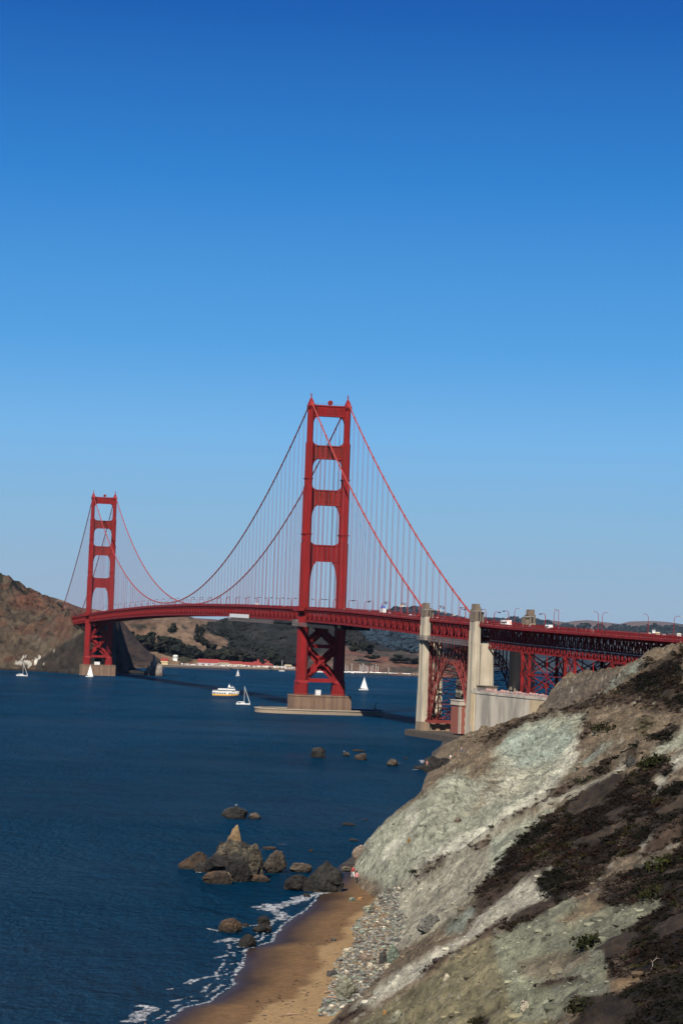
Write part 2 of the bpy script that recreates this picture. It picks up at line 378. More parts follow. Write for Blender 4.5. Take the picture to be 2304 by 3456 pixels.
XX = YY * ((PX - 1152) / F + .047 - .02 * 0)                     # bearings
XX = YY * ((PX - 1152) / F)
ZZ, DD = ground(XX, YY)
QX = px_of(XX, YY, ZZ); QY = py_of(XX, YY, ZZ)
# --- surface classes of the slope, mapped where they lie on the ground
def r1(p): return [(1300 + .6403 * x, 2300 + .6403 * y) for x, y in p]
def r2(p): return [(1300 + .6403 * x, 2800 + .6403 * y) for x, y in p]
SOIL = (.138, .106, .070); PALE = (.292, .312, .238); LITE = (.45, .44, .355); OLIVE = (.158, .146, .082); BRUSH = (.015, .011, .0085); DKBR = (.052, .034, .022)
ORNG = (.20, .135, .075); GREEN = (.040, .040, .015); PINK = (.320, .312, .240); BLUEG = (.225, .268, .222); GREYB = (.088, .072, .056); GRNG = (.205, .220, .155)
PATCH = [
 (GREYB, [(1560, 2520), (1700, 2465), (1830, 2430), (1857, 2330), (1976, 2260), (2180, 2240), (2150, 2330), (1950, 2420), (1800, 2440), (1700, 2480)]),
 (SOIL, r1([(330, 400), (420, 300), (620, 300), (640, 400), (560, 440), (500, 520), (400, 500)])),
 (DKBR, r1([(400, 340), (560, 280), (620, 232), (840, 180), (1000, 120), (1160, 55), (1330, -30), (1568, -180), (1568, 180), (1400, 150), (1250, 130), (1090, 150), (1000, 180), (720, 240), (640, 285), (560, 330)])),
 (GREYB, r1([(820, 195), (860, 70), (960, -10), (1100, -60), (1240, -60), (1180, 0), (1000, 90), (900, 150)])),
 (BRUSH, r1([(1180, 20), (1300, -60), (1568, -150), (1568, 150), (1450, 100), (1300, 70)])),
 (ORNG, r1([(1150, 70), (1250, 0), (1330, -60), (1400, -80), (1300, 10), (1180, 70)])),
 (BLUEG, r1([(1160, 45), (1290, -60), (1380, -110), (1330, -60), (1230, 20), (1170, 60)])),
 (PALE, r1([(-180, 985), (-100, 850), (0, 750), (60, 700), (230, 590), (290, 520), (400, 490), (480, 540), (540, 500), (560, 430), (600, 350), (640, 290), (720, 238), (880, 200), (1000, 180), (1090, 172), (1010, 250), (1020, 340), (1000, 420), (900, 540), (800, 640), (600, 780), (440, 880), (300, 935), (260, 1000), (0, 1100)])),
 (BLUEG, r1([(600, 350), (650, 290), (800, 260), (960, 230), (1000, 300), (900, 420), (760, 440), (640, 430)])),
 (PINK, r1([(560, 500), (640, 400), (760, 460), (830, 520), (700, 600), (560, 640), (480, 680)])),
 (LITE, r1([(1010, 300), (1020, 340), (1000, 420), (900, 540), (800, 640), (560, 800), (400, 900), (180, 1000), (150, 950), (420, 820), (640, 680), (820, 540), (930, 400), (985, 315)])),
 (LITE, r1([(-60, 930), (60, 820), (130, 700), (200, 640), (140, 760), (60, 880), (0, 960)])),
 (SOIL, r1([(380, 740), (470, 640), (540, 520), (600, 470), (640, 470), (560, 560), (480, 680)])),
 (BLUEG, r1([(1000, 440), (1190, 310), (1200, 335), (1050, 430), (940, 520)])),
 (DKBR, r1([(1010, 330), (1040, 200), (1100, 180), (1090, 260), (1030, 330)])),
 (SOIL, r1([(1050, 200), (1400, 150), (1568, 180), (1500, 340), (1300, 440), (1000, 500), (1100, 400), (1200, 320)])),
 (GREEN, r1([(1310, 220), (1400, 170), (1430, 210), (1360, 280)])),
 (BRUSH, r1([(1440, 280), (1500, 235), (1545, 260), (1480, 330), (1440, 330)])),
 (BRUSH, r1([(1280, 370), (1330, 340), (1330, 430), (1270, 450)])),
 (BRUSH, r1([(1110, 480), (1150, 415), (1215, 420), (1180, 470)])),
 (DKBR, r1([(820, 610), (900, 560), (1050, 510), (1100, 520), (960, 590), (840, 640), (700, 720), (560, 800), (640, 730)])),
 (LITE, r1([(960, 590), (1100, 540), (1300, 440), (1340, 430), (1190, 525), (1010, 600), (800, 680), (700, 730), (820, 650)])),
 (PALE, r1([(560, 900), (590, 830), (660, 770), (960, 640), (900, 690), (840, 770), (740, 830), (690, 930), (560, 1010)])),
 (PALE, r1([(1370, 450), (1450, 350), (1568, 270), (1700, 200), (1700, 330), (1568, 365), (1480, 385), (1400, 440)])),
 (LITE, r1([(1568, 375), (1480, 470), (1420, 520), (1400, 600), (1430, 600), (1500, 470), (1600, 400)])),
 (BRUSH, r1([(690, 940), (760, 820), (850, 740), (960, 640), (1100, 560), (1200, 505), (1400, 478), (1440, 560), (1400, 620), (1300, 680), (1180, 780), (1060, 820), (960, 880), (900, 940)])),
 (BRUSH, r1([(1350, 460), (1440, 412), (1520, 440), (1500, 485), (1380, 495)])),
 (BRUSH, r1([(1440, 580), (1568, 500), (1760, 400), (1760, 900), (1430, 800), (1330, 900), (1180, 940), (1060, 940), (1180, 790), (1300, 690), (1430, 600)])),
 (DKBR, r1([(1400, 800), (1568, 700), (1568, 780), (1450, 900), (1330, 937), (1340, 880)])),
 (LITE, r1([(960, 890), (1060, 818), (1180, 778), (1130, 840), (1050, 850)])),
 (LITE, r1([(1310, 905), (1400, 800), (1395, 830), (1330, 895)])),
 (PINK, r2([(-60, 560), (0, 380), (150, 180), (420, 130), (600, 80), (560, 240), (440, 350), (330, 480), (200, 560), (0, 640)])),
 (PALE, r2([(420, 400), (500, 290), (600, 170), (560, 40), (700, 60), (600, 200), (480, 340), (440, 370)])),
 (DKBR, r2([(150, 245), (200, 185), (420, 118), (590, 30), (560, 80), (400, 140), (250, 230), (170, 270)])),
 (BRUSH, r2([(440, 358), (510, 280), (600, 180), (700, 100), (780, -10), (1400, -10), (1310, 120), (1220, 130), (1160, 200), (1050, 340), (960, 350), (860, 330), (780, 300), (900, 180), (800, 200), (700, 240), (600, 300), (500, 350)])),
 (DKBR, r2([(480, 340), (600, 290), (740, 240), (820, 190), (930, 170), (860, 210), (720, 290), (620, 370), (500, 460), (440, 500)])),
 (LITE, r2([(-60, 930), (0, 885), (180, 790), (380, 600), (560, 480), (640, 430), (860, 330), (780, 300), (900, 170), (730, 270), (560, 400), (420, 540), (230, 650), (0, 790), (-200, 950)])),
 (BLUEG, r2([(300, 520), (440, 400), (470, 430), (400, 540), (320, 560)])),
 (OLIVE, r2([(-400, 1200), (-60, 960), (180, 830), (400, 640), (620, 560), (900, 640), (900, 1200)])),
 (GRNG, r2([(560, 580), (860, 430), (960, 360), (1120, 400), (1250, 400), (1470, 330), (1480, 370), (1380, 460), (1250, 560), (1120, 630), (1170, 660), (1170, 780), (1180, 870), (1000, 900), (900, 1000), (700, 1040), (640, 800)])),
 (ORNG, r2([(900, 470), (1060, 400), (1180, 370), (1120, 430), (960, 490)])),
 (SOIL, r2([(700, 700), (900, 640), (1080, 620), (1100, 700), (900, 800), (720, 780)])),
 (DKBR, r2([(780, 830), (1000, 790), (1120, 800), (980, 830), (800, 850)])),
 (BRUSH, r2([(600, 510), (660, 430), (780, 380), (860, 320), (1000, 300), (1060, 340), (960, 360), (880, 400), (740, 500), (560, 570), (640, 540)])),
 (DKBR, r2([(180, 775), (260, 690), (360, 640), (380, 650), (440, 590), (540, 510), (640, 440), (620, 480), (560, 530), (430, 622), (370, 665), (300, 712), (230, 762)])),
 (DKBR, r2([(1060, 340), (1150, 270), (1300, 210), (1460, 160), (1568, 100), (1568, 120), (1300, 280), (1160, 310)])),
 (GRNG, r2([(1320, 230), (1370, 180), (1460, 155), (1430, 190), (1350, 240)])),
 (BRUSH, r2([(1160, 320), (1250, 250), (1470, 170), (1568, 90), (1760, 0), (1760, 300), (1460, 335), (1230, 400), (1130, 380)])),
 (BRUSH, r2([(1110, 640), (1190, 575), (1250, 560), (1420, 440), (1480, 340), (1568, 300), (1760, 200), (1760, 1100), (880, 1100), (1020, 965), (1010, 890), (1230, 870), (1390, 800), (1210, 800), (1170, 720), (1170, 650)])),
 (ORNG, r2([(1185, 860), (1210, 790), (1330, 770), (1390, 790), (1300, 830)])),
 (BRUSH, r2([(450, 1015), (500, 972), (560, 990), (540, 1030)])),
 (DKBR, [(1123, 3447), (1167, 3414), (1219, 3395), (1258, 3404), (1253, 3421), (1200, 3440), (1145, 3470)]),
]
wx = fbm(XX / 5, YY / 18, 5, 61, .65) * 26 + fbm(XX / 22, YY / 50, 2, 62) * 12; wy = fbm(XX / 5 + 40, YY / 18, 5, 63, .65) * 22 + fbm(XX / 22, YY / 50, 2, 64) * 8
def inside(poly, x, y):
    r = np.zeros(x.shape, bool); n = len(poly)
    for i in range(n):
        x0, y0 = poly[i]; x1, y1 = poly[(i + 1) % n]
        if y0 == y1: continue
        c = ((y0 > y) != (y1 > y)) & (x < (x1 - x0) * (y - y0) / (y1 - y0) + x0); r ^= c
    return r
COLR = np.zeros(XX.shape + (3,)); COLR[:] = SOIL
VEG = np.zeros(XX.shape)
fx, fy = QX + wx, QY + wy
for c_, poly in PATCH:
    m_ = inside(poly, fx, fy); kk_ = 1.0 if c_ in (BRUSH, DKBR) else .72; COLR[m_] = np.array(c_) * kk_ + COLR[m_] * (1 - kk_)
    VEG[m_] = 1.0 if c_ == BRUSH else (.35 if c_ in (DKBR, GREEN) else 0)
def blur(a, k):
    for _ in range(k):
        b = a.copy(); b[1:-1, 1:-1] = (a[1:-1, 1:-1] * 2 + a[:-2, 1:-1] + a[2:, 1:-1] + a[1:-1, :-2] + a[1:-1, 2:]) / 6; a = b
    return a
COLR = blur(COLR, 3) * .6 + blur(COLR, 14) * .4
gap = fbm(XX / 6, YY / 18, 4, 87) > -.14
m_ = (VEG > .9) & ~gap; COLR[m_] = np.array((.040, .029, .020)) * (1 + .9 * np.clip(fbm(XX / 2, YY / 6, 3, 88), -.6, 1))[m_][:, None]
# beyond the right edge of the picture the brush goes on
m_ = (QX > 2330) & (fbm(XX / 14, YY / 14, 3, 71) > -.25); COLR[m_] = BRUSH; VEG[m_] = 1
# beach: dry sand, damp sand near the water, shingle near the cliff toe
sandm = DD < .35
xsh = np.interp(YY, SHY, SHX); dd = XX - xsh + fbm(XX / 6, YY / 10, 3, 81) * 2.0
SAND = np.array((.250, .165, .082)); DAMP = np.array((.135, .080, .038)); WET = np.array((.035, .022, .014))
t1 = np.clip((dd - 11) / 1.5, 0, 1)[..., None]; t2 = np.clip((dd - 1.5) / 6, 0, 1)[..., None]
sc_ = WET * (1 - t2) + (DAMP * (1 - t1) + SAND * t1) * t2
rocky = (YY > 552)
sc_[rocky] = (.06, .055, .05)
COLR[sandm] = sc_[sandm]; VEG[sandm] = 0
# stain and vary
n1 = fbm(XX / 2.6, YY / 8, 4, 91, .7); n2 = fbm(XX / 14, YY / 9, 4, 92); n3 = vn(XX * 1.2, YY * .35, 93)
cl = (~sandm)[..., None]
COLR = np.where(cl, COLR * (1 + .40 * n1 + .36 * n2)[..., None], COLR * (1 + .06 * n1 + .05 * n2)[..., None])
spk = (n3 > .86) & ~sandm & (VEG < .5); COLR[spk] *= .55
spk = (vn(XX * 1.1 + 9, YY * .33, 94) > .88) & ~sandm & (VEG < .9); COLR[spk] = COLR[spk] * .6 + np.array((.32, .31, .25)) * .4
COLR = np.clip(COLR, .008, .8)
def terrain_mat(name, bump, bscale, rough=.95, wet=False):
    m = bpy.data.materials.new(name); m.use_nodes = True; n = m.node_tree.nodes; l = m.node_tree.links; p = n['Principled BSDF']
    p.inputs['Roughness'].default_value = rough; p.inputs['Specular IOR Level'].default_value = .15
    at = n.new('ShaderNodeAttribute'); at.attribute_name = 'Col'; tc = n.new('ShaderNodeTexCoord')
    no = n.new('ShaderNodeTexNoise'); no.inputs['Scale'].default_value = bscale; no.inputs['Detail'].default_value = 9; no.inputs['Roughness'].default_value = .7
    mp = n.new('ShaderNodeMapping'); mp.inputs['Scale'].default_value = (1, .35, 1); l.new(tc.outputs['Object'], mp.inputs[0]); l.new(mp.outputs[0], no.inputs['Vector'])
    mr = n.new('ShaderNodeMapRange'); mr.inputs[1].default_value = .3; mr.inputs[2].default_value = .7; mr.inputs[3].default_value = .46 * K; mr.inputs[4].default_value = 1.62 * K
    l.new(no.outputs[0], mr.inputs[0])
    vm = n.new('ShaderNodeVectorMath'); vm.operation = 'SCALE'; l.new(at.outputs['Color'], vm.inputs[0]); l.new(mr.outputs[0], vm.inputs['Scale'])
    l.new(vm.outputs[0], p.inputs['Base Color'])
    b = n.new('ShaderNodeBump'); b.inputs['Strength'].default_value = 1; b.inputs['Distance'].default_value = bump
    l.new(no.outputs[0], b.inputs['Height'])
    vo = n.new('ShaderNodeTexVoronoi'); vo.inputs['Scale'].default_value = bscale * 2.2; vo.feature = 'F1'; vo.inputs['Randomness'].default_value = 1; l.new(mp.outputs[0], vo.inputs['Vector'])
    b2 = n.new('ShaderNodeBump'); b2.inputs['Strength'].default_value = .5; b2.inputs['Distance'].default_value = -bump * .55; l.new(vo.outputs['Distance'], b2.inputs['Height']); l.new(b.outputs[0], b2.inputs['Normal']); l.new(b2.outputs[0], p.inputs['Normal'])
    return m
SLOPE = terrain_mat('slope_earth_and_rock', 1.5, .55)
# beach as its own sheet so that it can be smooth and damp
fc = grid_faces(nr, nc)
V = np.stack([XX, YY, ZZ], -1).reshape(-1, 3); C = COLR.reshape(-1, 3)
fs = sandm.ravel()[fc].all(1) & (YY.ravel()[fc].max(1) < 552)
def sub_mesh(name, keep, m):
    f = fc[keep]; u, inv = np.unique(f, return_inverse=True)
    return npmesh(name, V[u], inv.reshape(f.shape), m, True, C[u])
def sand_mat():
    m = bpy.data.materials.new('beach_sand'); m.use_nodes = True; n = m.node_tree.nodes; l = m.node_tree.links; p = n['Principled BSDF']
    at = n.new('ShaderNodeAttribute'); at.attribute_name = 'Col'; tc = n.new('ShaderNodeTexCoord')
    no = n.new('ShaderNodeTexNoise'); no.inputs['Scale'].default_value = .9; no.inputs['Detail'].default_value = 9; no.inputs['Roughness'].default_value = .65
    l.new(tc.outputs['Object'], no.inputs['Vector'])
    mr = n.new('ShaderNodeMapRange'); mr.inputs[1].default_value = .3; mr.inputs[2].default_value = .7; mr.inputs[3].default_value = .70 * K; mr.inputs[4].default_value = 1.28 * K
    l.new(no.outputs[0], mr.inputs[0])
    vm = n.new('ShaderNodeVectorMath'); vm.operation = 'SCALE'; l.new(at.outputs['Color'], vm.inputs[0]); l.new(mr.outputs[0], vm.inputs['Scale']); l.new(vm.outputs[0], p.inputs['Base Color'])
    sx = n.new('ShaderNodeSeparateXYZ'); l.new(tc.outputs['Object'], sx.inputs[0])
    rr = n.new('ShaderNodeMapRange'); rr.inputs[1].default_value = .05; rr.inputs[2].default_value = .5; rr.inputs[3].default_value = .42; rr.inputs[4].default_value = .9
    l.new(sx.outputs[2], rr.inputs[0]); l.new(rr.outputs[0], p.inputs['Roughness']); p.inputs['Specular IOR Level'].default_value = .08
    b = n.new('ShaderNodeBump'); b.inputs['Strength'].default_value = .5; b.inputs['Distance'].default_value = .12; l.new(no.outputs[0], b.inputs['Height']); l.new(b.outputs[0], p.inputs['Normal'])
    return m
put('beach', sub_mesh('beach', fs, sand_mat()), kind='structure')
zmax = ZZ.ravel()[fc].max(1)
put('coastal_hillside', sub_mesh('coastal_hillside', (~fs) & (zmax > -3), SLOPE), kind='structure')

#@@REST
# ------------------------------------------------------------------ the bridge: local frame, x = east, y = north, origin at the south tower
HB = 0.226454; BX, BY = -11.443, 1705.75
PN = np.array([-1650, -1280, -1047, -780, -640, -486, -257, 0, 134, 313, 343, 430, 474, 520, 604, 676, 748, 1000.])
PZ = np.array([69, 77.5, 81, 83.2, 83.6, 83.2, 81, 77.0, 74.5, 69.5, 68.5, 66.3, 65.0, 63.6, 62.1, 60.4, 59, 55])
_s = np.arange(-1650, 1000, 5.0); _z = np.interp(_s, PN, PZ)
for _ in range(60): _z[1:-1] = (_z[:-2] + _z[2:] + _z[1:-1]) / 3
def zr(n): return float(np.interp(-n, _s, _z))                    # top of the railing above the sea at northing n
def slope(n): return math.atan((zr(n + 8) - zr(n - 8)) / 16)
def W_(e, n, z=0): return (BX + e * math.cos(HB) - n * math.sin(HB), BY + e * math.sin(HB) + n * math.cos(HB), z)
BR = thing('suspension_bridge', 'red steel suspension bridge with two tall towers crossing the strait', 'bridge', (BX, BY, 0), HB)
def cz(n):                                                        # height of the main cable
    if 0 <= n <= 1280: return 85.0 + 142.0 * ((n - 640) / 640) ** 2
    t = (-n if n < 0 else n - 1280) / 343.0
    return 227 + (70.0 - 227) * t - 4 * 10.3 * t * (1 - t)

# towers ------------------------------------------------------------
LEV = [(13.4, 22.0, 8.4, 14.2), (22.0, 71.0, 6.7, 12.0), (71.0, 124.6, 6.2, 11.0), (124.6, 164.9, 5.6, 10.2), (164.9, 197.2, 4.7, 8.4), (197.2, 222.5, 3.7, 6.6)]
def leg_mesh():
    b = MB()
    for i, (z0, z1, wx, wy) in enumerate(LEV):
        p = wy * .17
        b.box(-wx * .31, wx * .31, -wy / 2, wy / 2, z0, z1)                       # centre cell
        b.box(-wx * .42, wx * .42, -wy / 2 + p * .35, wy / 2 - p * .35, z0, z1 - .35)
        b.box(-wx / 2, wx / 2, -wy / 2 + p, wy / 2 - p, z0, z1 - .8)              # shoulder cells
        for k in (-.2, 0, .2):                                                    # vertical ribs
            b.box(k * wx - .12, k * wx + .12, -wy / 2 - .14, wy / 2 + .14, z0, z1 - 1.2)
        for k in (-.3, -.1, .1, .3): b.box(-wx / 2 - .12, wx / 2 + .12, k * wy - .1, k * wy + .1, z0, z1 - 1.6)
    b.taper(-4.0, 4.0, -6.9, 6.9, 22.003, 24.2, .7, 1.0)
    for z, wx, wy in ((129.2, 6.1, 10.7), (169.6, 5.2, 9.0), (221.2, 4.4, 7.3)):
        b.box(-wx / 2, wx / 2, -wy / 2, wy / 2, z, z + .55); b.box(-wx / 2 - .25, wx / 2 + .25, -wy / 2 - .25, wy / 2 + .25, z + .55, z + .8)
    return b.mesh('tower_leg', RED)
def finial_mesh():
    b = MB(); b.box(-2.3, 2.3, -3.8, 3.8, 222.5, 223.5); b.taper(-2.0, 2.0, -3.4, 3.4, 223.5, 226.0, .5, .9); b.taper(-1.5, 1.5, -2.5, 2.5, 226.0, 229.0, .95, 1.9)
    b.tube([(0, 0, 229), (0, 0, 231.6)], .42, 8); b.tube([(-.5, 0, 231), (-.5, 0, 233)], .12, 5); b.tube([(.5, 0, 231), (.5, 0, 232.6)], .12, 5)
    for x in (-2.2, 2.2):
        for y in (-3.6, 3.6): b.tube([(x, y, 223.5), (x, y, 224.9)], .08, 4)
    return b.mesh('tower_finial', RED)
def strut_mesh(z0, z1, wleg, arch, fillet, d=3.4, ribs=15):
    hw = 13.7 - wleg / 2 * .55; b = MB()
    b.box(-hw, hw, -d / 2, d / 2, z0 + .9, z1 - .9)
    for z in (z0, z1 - .9): b.box(-hw, hw, -d / 2 - .45, d / 2 + .45, z, z + .9)
    xi = 13.7 - wleg / 2
    for k in range(ribs):
        x = -xi + (k + .5) * 2 * xi / ribs; wd = .36 * 2 * xi / ribs
        b.box(x - wd / 2, x + wd / 2, -d / 2 - .35, d / 2 + .35, z0 + 2.0, z1 - 1.9)
    n = 9                                                              # stepped bracket under the strut, curb above
    wb = 5.2 if arch > 12 else 4.4
    for sx in (-1, 1):
        for i in range(n):
            t = (i + .5) / n; wd = wb * (1 - math.sqrt(max(0, 1 - (1 - t) ** 2))) + .5
            x0, x1 = sorted((sx * (xi + .4), sx * (xi - wd)))
            b.box(x0, x1, -d / 2 + .1, d / 2 - .1, z0 - arch * (i + 1) / n, z0 - arch * i / n)
        for i in range(6):
            t = (i + .5) / 6; wd = 5.0 * (1 - math.sqrt(max(0, 1 - (1 - t) ** 2)))
            x0, x1 = sorted((sx * (xi + .4), sx * (xi - wd)))
            b.box(x0, x1, -d / 2 + .1, d / 2 - .1, z1 + fillet * i / 6, z1 + fillet * (i + 1) / 6)
    return b
STR = [(110.0, 122.2, 6.2, 16.5, 2.8, RED), (150.8, 162.2, 5.6, 8.5, 2.8, REDP), (184.6, 194.6, 4.7, 5.5, 2.8, REDP), (215.8, 224.0, 3.7, 4.2, .8, RED)]
STRM = [strut_mesh(*t[:5]).mesh('portal_strut', t[5]) for t in STR]
LEGM = leg_mesh(); FINM = finial_mesh()
def brace_mesh(zl, zh, full=True):
    b = MB(); xi = 10.6
    def lat(a, c):
        a = Vector(a); c = Vector(c)
        for y in (-3.2, 3.2): b.beam(a + Vector((0, y, 0)), c + Vector((0, y, 0)), .5, 1.9)
        n = 7
        for i in range(n):
            p = a.lerp(c, (i + .1) / n); q = a.lerp(c, (i + .9) / n); b.beam(p + Vector((0, -3.2 if i % 2 else 3.2, 0)), q + Vector((0, 3.2 if i % 2 else -3.2, 0)), .5, 1.5)
        b.beam(a, c, 6.2, .25)
    lat((-xi, 0, zl), (xi, 0, zh)); lat((-xi, 0, zh), (0, 0, (zl + zh) / 2 + .3)); lat((0, 0, (zl + zh) / 2 - .3), (xi, 0, zl))
    for sx in (-1, 1):
        for z in (zl, zh): b.box(min(sx * 8.2, sx * 11.2), max(sx * 8.2, sx * 11.2), -3.3, 3.3, z - 1.9, z + 1.9)
    b.box(-2.3, 2.3, -3.4, 3.4, (zl + zh) / 2 - 2.0, (zl + zh) / 2 + 2.0)
    return b.mesh('cross_brace', RED)
BRC = [brace_mesh(26.5, 47.0), brace_mesh(50.3, 69.5)]
hb = MB(); hb.box(-10.6, 10.6, -3.1, 3.1, 47.3, 50.0); HB1 = hb.mesh('horizontal_strut', RED)
hb = MB(); hb.box(-10.2, 10.2, -3.1, 3.1, 22.6, 25.4); HB2 = hb.mesh('horizontal_strut', RED)
def tower(n, lab):
    t = bpy.data.objects.new('tower', None); COL.objects.link(t); t.parent = BR; t.location = (0, n, 0); t['label'] = lab
    for e in (-13.7, 13.7):
        put('tower_leg', LEGM, t, (e, 0, 0)); put('finial', FINM, t, (e, 0, 0))
    for m in STRM: put('portal_strut', m, t)
    for m in BRC: put('cross_brace', m, t)
    put('horizontal_strut', HB1, t); put('horizontal_strut', HB2, t)
    b = MB(); b.tube([(0.6, -.8, 226.1), (0.6, .8, 226.1)], 1.75, 20); b.tube([(.6, -1.0, 226.1), (.6, -.78, 226.1)], [1.2, 1.2], 16, 1); b.box(.3, .9, -.4, .4, 223.9, 224.9); b.build('beacon_drum', [RED, REDP], t)
    b = MB()
    for e in np.arange(-11.5, 11.6, 1.27): b.tube([(e, -1.8, 224.0), (e, -1.8, 225.1)], .05, 4, cap=False)
    b.beam((-11.6, -1.8, 225.1), (11.6, -1.8, 225.1), .08); b.build('top_railing', RED, t)
    # sidewalk bay around the leg at deck level
    zz = zr(n)
    for sx in (-1, 1):
        b = MB(); b.box(min(sx * 16.2, sx * 19.6), max(sx * 16.2, sx * 19.6), -9.5, 9.5, zz - 3.2, zz - .9); b.box(min(sx * 19.4, sx * 19.6), max(sx * 19.4, sx * 19.6), -9.5, 9.5, zz - .9, zz + .2)
        for y in (-9.6, 9.5): b.box(min(sx * 14.4, sx * 19.6), max(sx * 14.4, sx * 19.6), y, y + .1, zz - .9, zz + .1)
        b.build('deck_bay', RED, t)
    return t
TS = tower(0, 'nearer and taller looking south tower'); TN = tower(1280, 'far north tower in front of the headland')
# piers
def pier(parent, name='pier'):
    b = MB(); seg = 3
    pts = [(-21.0, -11), (-21.6, -5), (-21.6, 5), (-21, 11), (21, 11), (21.6, 5), (21.6, -5), (21, -11)]
    b.prism(pts, -2, 12.4); b.prism([(x * 1.012, y * 1.03) for x, y in pts], 12.4, 13.4)
    b.prism([(x * 1.02, y * 1.04) for x, y in pts], -2, 1.6)
    for x in (-6.5, -6.1, 21.3): b.box(x - .12, x + .12, -11.25, -10.9, 1.6, 12.3)
    for x in np.arange(-19, 20, 1.6): b.tube([(x, -11.0, 13.4), (x, -11.0, 14.5)], .06, 4, cap=False)
    b.beam((-20.5, -11, 14.5), (20.5, -11, 14.5), .1)
    return b.build(name, PIERC, parent)
pier(TS); pier(TN)
b = MB(); b.box(-4.4, -.9, -9, -6, 13.4, 17.0); b.box(-4.6, -.7, -9.2, -5.8, 17.0, 17.25); b.build('equipment_hut', WHITE, TS)
b = MB(); b.box(-4.9, 1.8, -9, -6, 13.4, 17.0); b.box(-5.1, 2.0, -9.2, -5.8, 17.0, 17.25); b.build('equipment_hut', WHITE, TN)
# oval fender round the south pier
fd = thing('pier_fender', 'low oval concrete fender wall ringing the foot of the nearer tower', 'fender', W_(0, 0), HB)
b = MB(); N = 72
ring = lambda a_, b_: [(a_ * math.copysign(abs(math.cos(2 * math.pi * i / N)) ** .8, math.cos(2 * math.pi * i / N)), b_ * math.copysign(abs(math.sin(2 * math.pi * i / N)) ** .8, math.sin(2 * math.pi * i / N))) for i in range(N)]
o1, i1 = ring(46.5, 25), ring(42.5, 21)
for i in range(N):
    j = (i + 1) % N
    b.add([(*o1[i], -2), (*o1[j], -2), (*o1[j], 2.7), (*o1[i], 2.7), (*i1[i], -2), (*i1[j], -2), (*i1[j], 2.7), (*i1[i], 2.7)], [(0, 1, 2, 3), (5, 4, 7, 6), (3, 2, 6, 7)])
b.build('ring_wall', mat('fender_concrete', (.24, .19, .135), .9, .2, .2, stain=((.2, .15, .11), (.2, .2, .3), .7)), fd)
b = MB(); o2, i2 = ring(47.0, 25.5), ring(42.2, 20.7)
for i in range(N):
    j = (i + 1) % N
    b.add([(*o2[i], 2.7), (*o2[j], 2.7), (*o2[j], 3.4), (*o2[i], 3.4), (*i2[i], 2.7), (*i2[j], 2.7), (*i2[j], 3.4), (*i2[i], 3.4)], [(0, 1, 2, 3), (5, 4, 7, 6), (3, 2, 6, 7), (0, 4, 5, 1)])
b.build('coping', mat('pale_coping', (.29, .245, .185), .9, .15, .2), fd)
b = MB()
for i in range(0, N):
    b.tube([(i1[i][0], i1[i][1], 4.4), (i1[i][0], i1[i][1], 5.6)], .12, 4)
b.build('bollards', DARK, fd, kind='stuff')
b = MB(); b.tube([(41, -3, 4.4), (41, -3, 8), (44, -2, 10.5)], .18, 5); b.tube([(40, -4, 4.4), (41.6, -3.6, 6.8)], .3, 5); b.build('davit', DARK, fd)
b = MB(); b.box(24, 46.8, -1.5, 24.5, 2.2, 4.2); b.build('east_end_shade', NAVY, fd)  # dark slab put in where the fender's east end lies in shade

# main cables -------------------------------------------------------
for e in (-13.7, 13.7):
    b = MB(); ns = list(np.arange(-343, 0, 7.62)) + list(np.arange(0, 1280, 15.24)) + list(np.arange(1280, 1623, 7.62)) + [1623]
    b.tube([(e, n, cz(n)) for n in ns], .5, 8)
    for k in range(-22, 107):
        n = k * 15.24 + 7.62
        if -338 < n < 1618 and abs(n) > 6 and abs(n - 1280) > 6:
            d = Vector((0, 1, (cz(n + 1) - cz(n - 1)) / 2)).normalized(); c = Vector((e, n, cz(n))); b.tube([c - d * .75, c + d * .75], .72, 8)
    b.tube([(e, -343, cz(-343)), (e, -352, 65.5)], .5, 8); b.tube([(e, 1623, 70), (e, 1632, 66)], .5, 8)
    b.build('main_cable', REDC, BR, smooth=False)
b = MB()
for x in (-.36, .36):
    for y in (-.14, .14): b.tube([(x, y, 0), (x, y, 1)], .062, 5, cap=False)
SUS = b.mesh('suspender', ROPE)
for e in (-13.7, 13.7):
    for k in range(-22, 107):
        n = k * 15.24 + 7.62
        if -336 < n < 1616 and abs(n) > 8 and abs(n - 1280) > 8:
            z0 = zr(n) - 2.6; z1 = cz(n)
            if z1 - z0 > 1.2:
                o = put('suspender', SUS, BR, (e, n, z0)); o.scale = (1, 1, z1 - z0)

